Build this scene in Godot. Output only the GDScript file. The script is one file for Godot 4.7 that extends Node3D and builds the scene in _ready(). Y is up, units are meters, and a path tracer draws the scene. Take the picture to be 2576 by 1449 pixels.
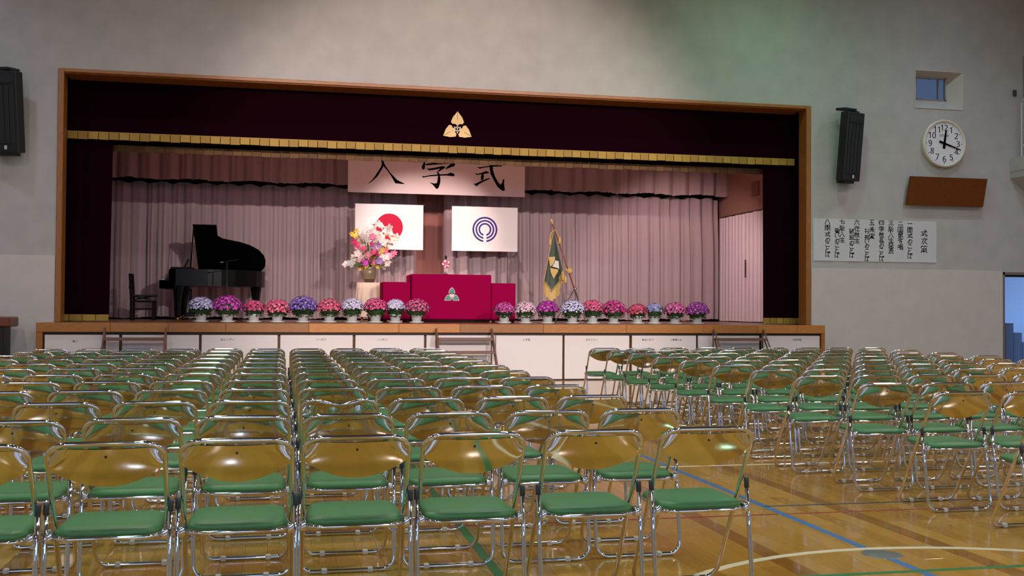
extends Node3D
# A school hall set for an entrance ceremony: stage with flags, piano and flowers, rows of folding chairs.
const ZW := -18.47   # face of the stage wall
const ZF := -17.8    # face of the stage front
const SY := 0.96     # stage floor
const ZB := -23.5    # backdrop curtain
const HX0 := -8.1
const HX1 := 15.0
const HZ1 := 12.0
const HY := 9.2
var used := {}
var rng := RandomNumberGenerator.new()
var M := {}

# ---------------------------------------------------------------- materials
func rgb(r: float, g: float, b: float) -> Color:
	return Color(r / 255.0, g / 255.0, b / 255.0)

func mat(c: Color, rough := 0.7, metal := 0.0) -> StandardMaterial3D:
	var m := StandardMaterial3D.new()
	m.albedo_color = c
	m.roughness = rough
	m.metallic = metal
	return m

func noise_tex(a: Color, b: Color, freq: float, octaves := 4, sd := 1, kind := FastNoiseLite.TYPE_SIMPLEX_SMOOTH, size := 512) -> NoiseTexture2D:
	var n := FastNoiseLite.new()
	n.seed = sd
	n.noise_type = kind
	n.frequency = freq
	n.fractal_octaves = octaves
	var t := NoiseTexture2D.new()
	t.width = size
	t.height = size
	t.seamless = true
	t.noise = n
	var g := Gradient.new()
	g.set_color(0, a)
	g.set_color(1, b)
	t.color_ramp = g
	return t

func grained(a: Color, b: Color, freq: float, scale: Vector3, rough := 0.6, sd := 1, octaves := 4) -> StandardMaterial3D:
	var m := mat(Color.WHITE, rough)
	m.albedo_texture = noise_tex(a, b, freq, octaves, sd)
	m.uv1_triplanar = true
	m.uv1_world_triplanar = true
	m.uv1_scale = scale
	return m

# ---------------------------------------------------------------- mesh helpers
func mb(smooth := true) -> SurfaceTool:
	var s := SurfaceTool.new()
	s.begin(Mesh.PRIMITIVE_TRIANGLES)
	s.set_smooth_group(0 if smooth else -1)
	return s

func tri(s: SurfaceTool, a: Vector3, b: Vector3, c: Vector3) -> void:
	s.add_vertex(a)
	s.add_vertex(c)
	s.add_vertex(b)

func quad(s: SurfaceTool, a: Vector3, b: Vector3, c: Vector3, d: Vector3) -> void:   # counter-clockwise from outside
	tri(s, a, b, c)
	tri(s, a, c, d)

func box(s: SurfaceTool, lo: Vector3, hi: Vector3) -> void:
	var p := []
	for i in 8:
		p.append(Vector3(hi.x if i & 1 else lo.x, hi.y if i & 2 else lo.y, hi.z if i & 4 else lo.z))
	quad(s, p[4], p[5], p[7], p[6])
	quad(s, p[1], p[0], p[2], p[3])
	quad(s, p[5], p[1], p[3], p[7])
	quad(s, p[0], p[4], p[6], p[2])
	quad(s, p[6], p[7], p[3], p[2])
	quad(s, p[0], p[1], p[5], p[4])

func bbox(s: SurfaceTool, lo: Vector3, hi: Vector3, b := 0.006, t := Transform3D()) -> void:   # chamfered box
	var c := (lo + hi) / 2.0
	var h := (hi - lo) / 2.0
	b = minf(b, minf(h.x, minf(h.y, h.z)) * 0.9)
	for ax in 3:
		var u := (ax + 1) % 3
		var v := (ax + 2) % 3
		for sg in [-1.0, 1.0]:
			var q := []
			for k in [[-1, -1], [1, -1], [1, 1], [-1, 1]]:
				var o := Vector3()
				o[ax] = h[ax] * sg
				o[u] = (h[u] - b) * k[0]
				o[v] = (h[v] - b) * k[1]
				q.append(t * (c + o))
			if sg > 0:
				quad(s, q[0], q[1], q[2], q[3])
			else:
				quad(s, q[3], q[2], q[1], q[0])
		for su in [-1.0, 1.0]:          # edges along ax
			for sv in [-1.0, 1.0]:
				var e := []
				for k in [[0, -1], [0, 1], [1, 1], [1, -1]]:
					var o := Vector3()
					o[ax] = (h[ax] - b) * k[1]
					o[u] = (h[u] if k[0] == 0 else h[u] - b) * su
					o[v] = (h[v] - b if k[0] == 0 else h[v]) * sv
					e.append(t * (c + o))
				if su * sv < 0:
					quad(s, e[0], e[1], e[2], e[3])
				else:
					quad(s, e[3], e[2], e[1], e[0])
	for i in 8:
		var g := Vector3(1 if i & 1 else -1, 1 if i & 2 else -1, 1 if i & 4 else -1)
		var a := t * (c + Vector3(h.x, h.y - b, h.z - b) * g)
		var d := t * (c + Vector3(h.x - b, h.y, h.z - b) * g)
		var e := t * (c + Vector3(h.x - b, h.y - b, h.z) * g)
		if g.x * g.y * g.z > 0:
			tri(s, a, d, e)
		else:
			tri(s, a, e, d)

func tube(s: SurfaceTool, pts: Array, r: float, sides := 10, closed := false, r2 := -1.0) -> void:
	var n := pts.size()
	var rings := []
	var up := Vector3.ZERO
	for i in n:
		var a: Vector3 = pts[(i - 1 + n) % n] if closed or i > 0 else pts[i]
		var b: Vector3 = pts[(i + 1) % n] if closed or i < n - 1 else pts[i]
		var d := (b - a).normalized()
		if up == Vector3.ZERO:
			up = d.cross(Vector3.RIGHT if absf(d.x) < 0.8 else Vector3.UP).normalized()
		up = (up - d * up.dot(d)).normalized()
		var w := d.cross(up)
		var ring := []
		var rr := r if r2 < 0 else lerpf(r, r2, float(i) / (n - 1))
		for k in sides:
			var an := TAU * k / sides
			ring.append(pts[i] + (up * cos(an) + w * sin(an)) * rr)
		rings.append(ring)
	var last := n if closed else n - 1
	for i in last:
		var A: Array = rings[i]
		var B: Array = rings[(i + 1) % n]
		for k in sides:
			var k2 := (k + 1) % sides
			quad(s, A[k], A[k2], B[k2], B[k])
	if not closed:
		for k in range(1, sides - 1):
			tri(s, rings[0][0], rings[0][k + 1], rings[0][k])
			tri(s, rings[n - 1][0], rings[n - 1][k], rings[n - 1][k + 1])

func lathe(s: SurfaceTool, at: Vector3, prof: Array, sides := 24, t := Basis()) -> void:   # prof: Vector2(radius, height) from bottom up
	for i in prof.size() - 1:
		for k in sides:
			var q := []
			for e in [[i, k], [i, k + 1], [i + 1, k + 1], [i + 1, k]]:
				var an: float = TAU * (e[1] % sides) / sides
				q.append(at + t * Vector3(prof[e[0]].x * cos(an), prof[e[0]].y, -prof[e[0]].x * sin(an)))
			if prof[i].x < 0.0001:
				tri(s, q[0], q[2], q[3])
			elif prof[i + 1].x < 0.0001:
				tri(s, q[0], q[1], q[2])
			else:
				quad(s, q[0], q[1], q[2], q[3])

func prism(s: SurfaceTool, poly: Array, z0: float, z1: float, t := Transform3D()) -> void:   # polygon in x/y, extruded from z0 to z1
	var P := PackedVector2Array(poly)
	if Geometry2D.is_polygon_clockwise(P):
		P.reverse()
	var ids := Geometry2D.triangulate_polygon(P)
	for i in range(0, ids.size(), 3):
		var a := P[ids[i]]
		var b := P[ids[i + 1]]
		var c := P[ids[i + 2]]
		if (b - a).cross(c - a) < 0:
			var k := b
			b = c
			c = k
		tri(s, t * Vector3(a.x, a.y, z1), t * Vector3(b.x, b.y, z1), t * Vector3(c.x, c.y, z1))
		tri(s, t * Vector3(a.x, a.y, z0), t * Vector3(c.x, c.y, z0), t * Vector3(b.x, b.y, z0))
	for i in P.size():
		var a := P[i]
		var b := P[(i + 1) % P.size()]
		quad(s, t * Vector3(a.x, a.y, z0), t * Vector3(b.x, b.y, z0), t * Vector3(b.x, b.y, z1), t * Vector3(a.x, a.y, z1))

func ell(cx: float, cy: float, rx: float, ry: float, n := 24, a0 := 0.0, a1 := TAU) -> Array:
	var p := []
	for i in n:
		var a := lerpf(a0, a1, float(i) / (n if a1 - a0 > TAU - 0.01 else n - 1))
		p.append(Vector2(cx + rx * cos(a), cy + ry * sin(a)))
	return p

func ring_poly(s: SurfaceTool, c: Vector2, r0: float, r1: float, a0: float, a1: float, z0: float, z1: float, n := 40) -> void:
	for i in n:
		var a := lerpf(a0, a1, float(i) / n)
		var b := lerpf(a0, a1, float(i + 1) / n)
		prism(s, [c + Vector2(cos(a), sin(a)) * r0, c + Vector2(cos(b), sin(b)) * r0, c + Vector2(cos(b), sin(b)) * r1, c + Vector2(cos(a), sin(a)) * r1], z0, z1)

func done(s: SurfaceTool) -> ArrayMesh:
	s.generate_normals()
	return s.commit()

func put(parent: Node, called: String, mesh: Mesh, m: Material) -> MeshInstance3D:
	var o := MeshInstance3D.new()
	o.name = numbered(called) if parent == self else called
	o.mesh = mesh
	o.material_override = m
	parent.add_child(o, true)
	return o

func part(parent: Node, called: String, s: SurfaceTool, m: Material) -> MeshInstance3D:
	return put(parent, called, done(s), m)

func numbered(called: String) -> String:
	var n: int = used.get(called, 0)
	used[called] = n + 1
	return called if n == 0 else "%s_%03d" % [called, n]

func tag(o: Node, label: String, category := "", group := "", kind := "") -> Node:
	if label:
		o.set_meta("label", label)
	if category:
		o.set_meta("category", category)
	if group:
		o.set_meta("group", group)
	if kind:
		o.set_meta("kind", kind)
	return o

func thing(called: String, at: Vector3, label: String, category: String, group := "") -> Node3D:
	var o := Node3D.new()
	o.name = numbered(called)
	add_child(o)
	o.position = at
	tag(o, label, category, group)
	return o

func struct(called: String, s: SurfaceTool, m: Material) -> MeshInstance3D:
	var o := part(self, called, s, m)
	o.set_meta("kind", "structure")
	return o

func text(parent: Node, called: String, words: String, at: Vector3, height: float, m: Material, font := "Droid Sans", weight := 400) -> MeshInstance3D:
	var f := SystemFont.new()
	f.font_names = PackedStringArray([font])
	f.font_weight = weight
	var t := TextMesh.new()
	t.text = words
	t.font = f
	t.font_size = 64
	t.pixel_size = height / 46.0
	t.depth = 0.004
	var o := put(parent, called, t, m)
	o.position = at
	return o

# ---------------------------------------------------------------- pleated cloth, facing +z
func pleats(s: SurfaceTool, x0: float, x1: float, y0: float, y1: float, z: float, spacing: float, amp: float, sd: int, hem := 0.012, gather := 0.45, lean := 0.0) -> void:
	var r := RandomNumberGenerator.new()
	r.seed = sd
	var cols := []      # [x, depth, phase]
	var x := x0
	while x < x1 - 0.01:
		var w := minf(spacing * r.randf_range(0.7, 1.3), x1 - x)
		var a := amp * r.randf_range(0.6, 1.25)
		var k := r.randf_range(0.25, 0.5)
		for i in 10:
			var f := i / 10.0
			var bump := pow(sin(PI * f), 0.6)
			cols.append([x + w * f, a * (bump + k * 0.35 * sin(TAU * f * 2.0 + r.randf() * 0.2)), r.randf_range(-1, 1)])
		x += w
	cols.append([x1, 0.0, 0.0])
	var rows := 9
	var prev := []
	for c in cols:
		var line := []
		for j in rows:
			var f := float(j) / (rows - 1)          # 0 at the top
			var open := lerpf(gather, 1.0, smoothstep(0.0, 0.5, f))
			var yy := lerpf(y1, y0, f)
			if j == rows - 1:
				yy += hem * sin(c[0] * 5.0 + sd) + hem * 0.5 * c[2]
			if j == 0:
				yy += hem * 1.3 * (absf(sin(c[0] * 7.0 + sd * 2.0)) * 2.0 - 1.0)
			line.append(Vector3(c[0] + lean * f + 0.006 * c[2] * f, yy, z + c[1] * open))
		if prev:
			for j in rows - 1:
				quad(s, prev[j + 1], line[j + 1], line[j], prev[j])
		prev = line

# ---------------------------------------------------------------- brush lettering on a 0..9 grid
const GLYPH := {
	"式": "0393 1545 3538 0857 60647899 9997 7182", "次": "1223 1835 5035 4292 9274 6466 6639 6699", "第": "1003 1141 6052 6191 1484 8486 1686 1618 1888 8899 4449 4709",
	"一": "0595", "二": "2373 0898", "三": "1282 2575 0898", "四": "0208 0292 9298 0898 3216 6265 6585", "五": "1181 4139 1575 7579 0999", "六": "4042 0393 3509 6599", "七": "0494 4048 4898 9896", "八": "3109 5152 5299",
	"開": "0009 0040 4044 0242 0444 5090 9099 5054 5292 5494 2666 1878 3639 5659", "閉": "0009 0040 4044 0242 0444 5090 9099 5054 5292 5494 2676 5659 5638",
	"国": "0009 0090 9099 0999 2272 2575 2878 4248 6576", "歌": "0050 1232 1214 3234 1434 4045 0555 4659 1737 1719 3739 1939 7055 6292 9284 7375 7559 7599",
	"斉": "4042 0292 2376 7305 3639 6669 3777", "唱": "0206 0232 3236 0636 4080 4044 8084 4282 4484 4595 4549 9599 4797 4999",
	"新": "2021 0141 1213 3233 0444 0646 2649 2609 2648 8062 6259 6494 8489", "入": "304152 4409 5299", "生": "1204 1383 5059 1686 0999",
	"発": "1141 4105 1324 8062 6295 7182 2575 1777 4547 4709 5557 5759 5999 9997", "表": "1181 2272 0494 4044 4409 3639 3958 5499 8577",
	"学": "1022 4042 8062 0305 0393 9385 2575 7556 5659 5939 0797", "校": "2029 0242 2206 2245 7072 4393 6445 7485 8549 5599", "長": "2026 2080 2272 2474 0696 2629 2958 4699 8667",
	"来": "1282 2344 7362 0595 5059 5509 5599", "賓": "4041 0103 0191 9193 2373 5344 2575 2528 7578 2676 2777 2878 3809 6899",
	"お": "0242 2028 2816 1646 467588 8869 7193", "祝": "2021 0242 4206 2429 3446 5191 5154 9194 5494 6459 8488 8899 9997", "い": "101638 8085", "の": "5238 381816 1633 3352 5283 8395 9578 7859",
	"こ": "1272 7263 1628 2888", "と": "2034 7325 2517 1729 2989", "ば": "1019 3272 6068 6847 4758 5879 8082 9092", "在": "0292 4006 2529 4494 6369 3999",
	"歓": "1013 0232 0545 1519 1939 1747 1636 2529 7055 6292 9284 7375 7559 7599", "迎": "4033 3337 3755 6168 6191 9196 9686 0112 0424 2427 2709 0929 2999",
	"誓": "0141 2025 0444 8051 5155 5393 7375 0696 2777 2828 2888 8889 2999",
	"ー": "0595", "ノ": "7046 4619", "ス": "1181 8109 5599", "リ": "2025 8086 8649", "2": "1131 31737? ", "ホ": "0393 4049 4939 1527 6587", "ル": "3036 3609 6068 6897", "オ": "0393 6069 6949 5409", "レ": "2029 2995", "ン": "1232 0997", "ジ": "1122 0333 0995 7082 9092", "び": "0141 4126 264888 8885 8551 7182", "箱": "1003 1141 6052 6191 2429 0545 5595 5559 9599 5797 5999", "球": "0131 0444 0838 2128 4393 6069 4547 9576", "用": "0009 0080 8089 0383 0686 4049", "竹": "1003 1141 2228 6052 6191 8289",
}

func brush(im: Image, a: Vector2, b: Vector2, r0: float, r1: float, c: Color) -> void:
	var lo := Vector2(minf(a.x, b.x), minf(a.y, b.y)) - Vector2.ONE * (maxf(r0, r1) + 1)
	var hi := Vector2(maxf(a.x, b.x), maxf(a.y, b.y)) + Vector2.ONE * (maxf(r0, r1) + 1)
	var d := b - a
	var ll := maxf(d.length_squared(), 0.001)
	for y in range(maxi(0, int(lo.y)), mini(im.get_height(), int(hi.y) + 1)):
		for x in range(maxi(0, int(lo.x)), mini(im.get_width(), int(hi.x) + 1)):
			var p := Vector2(x, y)
			var t := clampf((p - a).dot(d) / ll, 0, 1)
			var k := clampf(lerpf(r0, r1, t) + 0.5 - (p - a - d * t).length(), 0, 1)
			if k > 0:
				im.set_pixel(x, y, im.get_pixel(x, y).lerp(c, k))

func write(im: Image, ch: String, cx: float, cy: float, size: float, weight: float, c: Color) -> void:
	if not GLYPH.has(ch):
		return
	for st in GLYPH[ch].split(" "):
		var pts := []
		for i in range(0, st.length() - 1, 2):
			if st[i].is_valid_int() and st[i + 1].is_valid_int():
				pts.append(Vector2(cx + (int(st[i]) - 4.5) / 9.0 * size, cy + (int(st[i + 1]) - 4.5) / 9.0 * size))
		for i in pts.size() - 1:
			brush(im, pts[i], pts[i + 1], weight * 0.75, weight * 1.1, c)

# ---------------------------------------------------------------- folding chairs
var chair_mesh := {}

func a_plane(u: float, t: float) -> Vector3:      # the back frame's plane: t 0 at the front foot, 1 at the top rail
	return Vector3(u, 0.012 + 0.7205 * t, -0.395 * (1.0 - t))

func make_chair_meshes() -> void:
	for bent in [false, true]:
		var pts := []
		var hw := 0.2020
		var cw := 0.075
		var ctop := 0.075
		for i in 9:                                   # top right corner to the top left one
			var a := PI / 2 * i / 8.0
			pts.append(a_plane(hw - cw + cw * cos(a), 1.0 - ctop + ctop * sin(a)))
		for i in range(1, 8):
			var f := i / 8.0
			var sag := (0.035 * sin(PI * f) if bent else 0.0)
			pts.append(a_plane(lerpf(hw - cw, -(hw - cw), f), 1.0 - sag))
		for i in 9:
			var a := PI / 2 + PI / 2 * i / 8.0
			pts.append(a_plane(-hw + cw + cw * cos(a), 1.0 - ctop + ctop * sin(a)))
		for i in 8:
			var a := PI + PI / 2 * i / 7.0
			pts.append(a_plane(-hw + 0.055 + 0.055 * cos(a), 0.085 + 0.085 * sin(a)))
		for i in 8:
			var a := PI * 1.5 + PI / 2 * i / 7.0
			pts.append(a_plane(hw - 0.055 + 0.055 * cos(a), 0.085 + 0.085 * sin(a)))
		var s := mb()
		tube(s, pts, 0.0098, 12, true)
		chair_mesh["back_bent" if bent else "back"] = done(s)
		# backrest plate: a curved steel sheet inside the loop
		s = mb()
		var nu := 28
		var nv := 7
		var nrm := a_plane(0, 1) - a_plane(0, 0)
		nrm = Vector3(0, nrm.z, -nrm.y).normalized() * -1.0        # towards the back and down
		if nrm.z < 0:
			nrm = -nrm
		for side in [1.0, -1.0]:
			var prev := []
			for i in nu + 1:
				var f := lerpf(-1, 1, float(i) / nu)
				var uu := f * (hw - 0.006)
				var corner := maxf(0.0, (absf(uu) - (hw - cw)) / cw)
				var top := 1.0 - 0.022 - (0.035 * cos(PI * f / 2) if bent else 0.0) - ctop * (1.0 - sqrt(maxf(0.0, 1.0 - corner * corner))) * 0.92
				var bot := 1.0 - 0.115 - 0.085 * (1.0 - f * f)
				if top < bot + 0.004:
					top = bot + 0.004
				var line := []
				for j in nv + 1:
					var g := float(j) / nv
					var bow := 0.015 * (1.0 - f * f) - 0.006 + 0.026 * g + 0.004 * sin(PI * g)
					if bent:
						bow += 0.012 * sin(PI * 3.0 * f) * (1.0 - g)
					line.append(a_plane(uu, lerpf(top, bot, g)) + nrm * (bow + side * 0.0012))
				if prev:
					for j in nv:
						if side > 0:
							quad(s, prev[j + 1], line[j + 1], line[j], prev[j])
						else:
							quad(s, prev[j], line[j], line[j + 1], prev[j + 1])
				prev = line
		chair_mesh["plate_bent" if bent else "plate"] = done(s)
		if not bent:
			for k in 3:
				s = mb()
				var f: float = [0.0, -0.78, 0.78][k]
				var c: Vector3 = a_plane(f * (hw - 0.006), 1.0 - [0.055, 0.105, 0.105][k]) + nrm * (0.015 * (1.0 - f * f) - 0.0045 + [0.007, 0.014, 0.014][k])
				tube(s, [c, c + nrm * 0.003, c + nrm * 0.0045], 0.0052, 8, false, 0.003)
				chair_mesh["rivet%d" % k] = done(s)
	# rear leg frame
	var q := []
	var bw := 0.2175
	for p in [Vector2(0.50, -0.108), Vector2(0.30, -0.079), Vector2(0.12, -0.053)]:
		q.append(Vector3(bw, p.x, p.y))
	for i in 8:
		var a := PI / 2 * i / 7.0
		q.append(Vector3(bw - 0.06 + 0.06 * cos(a), 0.072 - 0.06 * sin(a), -0.046 + 0.011 * sin(a)))
	for i in 8:
		var a := PI / 2 * (7 - i) / 7.0
		q.append(Vector3(-bw + 0.06 - 0.06 * cos(a), 0.072 - 0.06 * sin(a), -0.046 + 0.011 * sin(a)))
	for p in [Vector2(0.12, -0.053), Vector2(0.30, -0.079), Vector2(0.50, -0.108)]:
		q.append(Vector3(-bw, p.x, p.y))
	var s2 := mb()
	tube(s2, q, 0.0096, 12)
	chair_mesh["leg"] = done(s2)
	s2 = mb()
	tube(s2, [Vector3(0, 0.465, -0.103), Vector3(0, 0.50, -0.108), Vector3(0, 0.508, -0.109)], 0.0108, 10)
	chair_mesh["cap"] = done(s2)
	s2 = mb()
	bbox(s2, Vector3(-0.012, 0.368, -0.125), Vector3(0.012, 0.405, -0.06), 0.003)
	chair_mesh["bracket"] = done(s2)
	s2 = mb(false)
	bbox(s2, Vector3(-0.013, 0.0, -0.014), Vector3(0.013, 0.026, 0.014), 0.005)
	chair_mesh["foot"] = done(s2)
	# seat cushion and its tube
	var out := seat_outline(0.0)
	s2 = mb()
	var lays := [[0.012, 0.389], [0.0, 0.394], [0.0, 0.404], [0.006, 0.412], [0.02, 0.4175], [0.06, 0.4205], [0.12, 0.4215]]
	for i in lays.size() - 1:
		var A := seat_outline(lays[i][0])
		var B := seat_outline(lays[i + 1][0])
		for k in A.size():
			var k2 := (k + 1) % A.size()
			quad(s2, seat_at(A[k], lays[i][1]), seat_at(A[k2], lays[i][1]), seat_at(B[k2], lays[i + 1][1]), seat_at(B[k], lays[i + 1][1]))
	var T := seat_outline(0.12)
	var cc := Vector2(0, -0.21)
	var L := seat_outline(0.012)
	for k in T.size():
		var k2 := (k + 1) % T.size()
		tri(s2, seat_at(T[k], 0.4215), seat_at(T[k2], 0.4215), seat_at(cc, 0.422))
		tri(s2, seat_at(L[k], 0.389), seat_at(cc, 0.389), seat_at(L[k2], 0.389))
	chair_mesh["seat"] = done(s2)
	s2 = mb()
	var loop := []
	for p in seat_outline(-0.002):
		loop.append(seat_at(p, 0.384))
	tube(s2, loop, 0.0085, 10, true)
	chair_mesh["seat_frame"] = done(s2)

func seat_at(p: Vector2, y: float) -> Vector3:
	return Vector3(p.x, y + 0.03 * (-0.05 - p.y), p.y)

func seat_outline(inset: float) -> Array:
	var res := []
	var zc := [-0.048 - inset, -0.372 + inset]
	for c in 4:
		var sx := 1.0 if c == 0 or c == 3 else -1.0
		var back := c == 0 or c == 1
		var hw := (0.186 if back else 0.175) - inset
		var r := maxf((0.06 if back else 0.05) - inset * 0.4, 0.01)
		var cx := sx * (hw - r)
		var cz: float = zc[0] - r if back else zc[1] + r
		for i in 7:
			var a := PI / 2 * i / 6.0
			var k: float = [PI / 2 - a, a, PI / 2 - a, a][c]
			var dx := r * (sin(k)) * sx
			var dz := r * cos(k) * (1.0 if back else -1.0)
			res.append(Vector2(cx + dx, cz + dz))
	# run so that the loop is counter-clockwise seen from above
	var area := 0.0
	for i in res.size():
		var p: Vector2 = res[i]
		var n: Vector2 = res[(i + 1) % res.size()]
		area += p.x * n.y - n.x * p.y
	if area > 0:
		res.reverse()
	return res

func make_chair(full: bool, bent := false) -> Node3D:
	var o := Node3D.new()
	put(o, "back_frame", chair_mesh["back_bent" if bent else "back"], M.chrome)
	var pl := put(o, "backrest", chair_mesh["plate_bent" if bent else "plate"], M.plate)
	put(o, "leg_frame", chair_mesh["leg"], M.chrome)
	tag(put(o, "seat", chair_mesh["seat"], M.vinyl), "green vinyl seat pad")
	put(o, "seat_frame", chair_mesh["seat_frame"], M.chrome)
	for sx in [-1.0, 1.0]:
		put(o, "end_cap", chair_mesh["cap"], M.black_plastic).position.x = sx * 0.2175
		if full:
			put(o, "bracket", chair_mesh["bracket"], M.chrome).position.x = sx * 0.2
		for fz in [-0.035, -0.392]:
			put(o, "rubber_foot", chair_mesh["foot"], M.white_rubber).position = Vector3(sx * 0.105, 0, fz)
	if full and not bent:
		for k in 3:
			put(pl, "rivet", chair_mesh["rivet%d" % k], M.rivet)
	return o

const ORD := ["first", "second", "third", "fourth", "fifth", "sixth", "seventh", "eighth", "ninth", "tenth", "eleventh", "twelfth"]

func chairs() -> void:
	make_chair_meshes()
	var near := make_chair(true)
	var far := make_chair(false)
	var bentone := make_chair(true, true)
	rng.seed = 77
	for side in 2:
		for k in 12:
			for c in (10 if side == 0 else 9):
				var x: float
				if side == 0:
					x = -0.168 - 0.003 * k + (c - 5) * 0.475
					if k == 0:
						x = [-2.5, -2.03, -1.56, -1.09, -0.63, -0.172, 0.277, 0.740, 1.243, 1.745][c]
				else:
					x = 3.985 + (0.05 * (4 - k) if k < 4 else 0.0) + c * 0.4665
				var z := -(4.09 + 0.832 * k if k < 4 else 6.586 + 0.783 * (k - 3)) - 0.022 * (c - 5)
				if side == 1:
					z = -(5.78 + 0.795 * (k - 2))
				var jx := rng.randf_range(-0.006, 0.006)
				var jz := rng.randf_range(-0.018, 0.018)
				var ja := rng.randf_range(-0.012, 0.012)
				if (x + 0.28) / -z < -0.2428 or (x - 0.24) / (0.5 - z) > 0.7770:
					continue
				var bent := side == 0 and k == 2 and c == 6
				var o: Node3D = (bentone if bent else (near if k < 6 else far)).duplicate()
				o.name = numbered("folding_chair")
				add_child(o)
				o.position = Vector3(x + jx, 0, z + jz)
				o.rotation.y = ja
				var seat := (9 - c) if side == 0 else c
				var lab := "green-seat folding chair, %s row from the stage, %s from the aisle, %s block" % [ORD[11 - k], ORD[seat], "piano-side" if side == 0 else "clock-side"]
				if bent:
					lab = "green-seat folding chair whose top rail is bent down in the middle, piano-side block"
				tag(o, lab, "chair", "folding chairs of the piano-side block" if side == 0 else "folding chairs of the clock-side block")
	near.free()
	far.free()
	bentone.free()

# ---------------------------------------------------------------- hall
func floor_and_lines() -> void:
	var px0 := -2.6
	var px1 := 5.43
	var pz0 := -10.0
	var pz1 := -3.0
	# tones of the boards
	var tones := [rgb(174, 132, 56), rgb(170, 128, 52), rgb(178, 137, 61), rgb(164, 121, 49), rgb(182, 141, 65), rgb(140, 98, 40)]
	var im := Image.create(1024, 1024, false, Image.FORMAT_RGB8)
	var n := FastNoiseLite.new()
	n.seed = 5
	n.frequency = 0.02
	var r := RandomNumberGenerator.new()
	r.seed = 9
	for i in 32:
		for j in 4:
			var off := (i * 87) % 256
			var t: Color = tones[0 if r.randf() < 0.3 else r.randi() % 6]
			for y in 256:
				var yy := (j * 256 + y + off) % 1024
				for x in 32:
					var g := 1.0 + 0.10 * n.get_noise_2d((i * 32 + x) * 9.0, yy * 0.7)
					if x == 0 or y == 0:
						g *= 0.72
					im.set_pixel(i * 32 + x, yy, Color(t.r * g, t.g * g, t.b * g))
	var fm := mat(Color.WHITE, 0.09)
	fm.albedo_texture = ImageTexture.create_from_image(im)
	fm.metallic_specular = 0.55
	var s := mb(false)
	for q in [[HX0, HX1, -18.6, pz0], [HX0, HX1, pz1, HZ1], [HX0, px0, pz0, pz1], [px1, HX1, pz0, pz1]]:
		var c := [Vector3(q[0], 0, q[3]), Vector3(q[1], 0, q[3]), Vector3(q[1], 0, q[2]), Vector3(q[0], 0, q[2])]
		for i in [0, 2, 1, 0, 3, 2]:
			s.set_uv(Vector2(c[i].x / 3.52, c[i].z / 7.2))
			s.add_vertex(c[i])
	box(s, Vector3(HX0, -0.3, -18.6), Vector3(HX1, -0.03, HZ1))
	var fl := struct("floor", s, fm)
	tag(fl, "glossy golden hardwood gym floor with painted court lines")
	# single boards where they can be told apart
	var mats := []
	for t in tones:
		var a: Color = t
		var m := grained(a * 0.93, a * 1.07, 0.03, Vector3(9, 1, 0.55), 0.09, 11 + mats.size(), 3)
		m.metallic_specular = 0.55
		mats.append(m)
	var lens := [1.75, 1.75, 0.9, 0.85]
	var meshes := []
	for l in [1.75, 0.875]:
		var b := mb(false)
		bbox(b, Vector3(-0.0547, -0.025, -l / 2 + 0.0006), Vector3(0.0547, 0.0, l / 2 - 0.0006), 0.0008)
		meshes.append(done(b))
	for i in 73:
		var z := pz0
		var x := px0 + 0.055 + i * 0.11
		var half := i % 2 == 1
		var dark := r.randf() < 0.07
		if half:
			var o := put(fl, "floor_board", meshes[1], mats[5 if dark else r.randi() % 5])
			o.position = Vector3(x, 0, z + 0.4375)
			z += 0.875
		while z < pz1 - 0.01:
			var short := pz1 - z < 1.7
			var pick := 5 if dark else r.randi() % 5
			var o := put(fl, "floor_board", meshes[1 if short else 0], mats[pick])
			o.position = Vector3(x, 0, z + (0.4375 if short else 0.875))
			z += 0.875 if short else 1.75
	# painted court lines, a film of paint on the boards
	var lw := mat(rgb(214, 206, 176), 0.3)
	var lb := mat(rgb(58, 110, 168), 0.3)
	var ln := mat(rgb(48, 52, 74), 0.3)
	var lr := mat(rgb(146, 52, 38), 0.3)
	var lg := mat(rgb(40, 116, 62), 0.3)
	for d in [["blue_line", lb, 2.935, 2.985, -15.0, 3.0], ["white_line", lw, -4.5, 8.0, -7.92, -7.88], ["navy_line", ln, 2.96, 8.0, -6.22, -6.19], ["red_line", lr, -4.5, 8.0, -5.97, -5.94], ["green_line", lg, 2.2, 8.0, -4.56, -4.52], ["green_line", lg, 0.96, 1.01, -15.0, 3.0], ["white_line", lw, -4.5, 8.0, -14.5, -14.46]]:
		var b := mb(false)
		box(b, Vector3(d[2], -0.002, d[4]), Vector3(d[3], 0.0006 + 0.0001 * (d[0].length() % 4), d[5]))
		part(fl, d[0], b, d[1])
	var arc := mb(false)
	var tr := Transform3D(Basis(Vector3.RIGHT, -PI / 2), Vector3(2.95, 0, -3.26))
	for i in 64:
		var a := TAU * i / 64
		var b := TAU * (i + 1) / 64
		prism(arc, [Vector2(cos(a), sin(a)) * 1.73, Vector2(cos(b), sin(b)) * 1.73, Vector2(cos(b), sin(b)) * 1.775, Vector2(cos(a), sin(a)) * 1.775], -0.002, 0.0011, tr)
	part(fl, "centre_circle", arc, lw)
	var cap := mb()
	lathe(cap, Vector3(2.97, 0, -4.88), [Vector2(0.1, -0.01), Vector2(0.1, 0.0016), Vector2(0.096, 0.0024), Vector2(0.0, 0.0024)], 32)
	tag(part(fl, "socket_cover", cap, mat(rgb(120, 124, 122), 0.4, 0.6)), "round grey metal floor socket cover")

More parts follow.
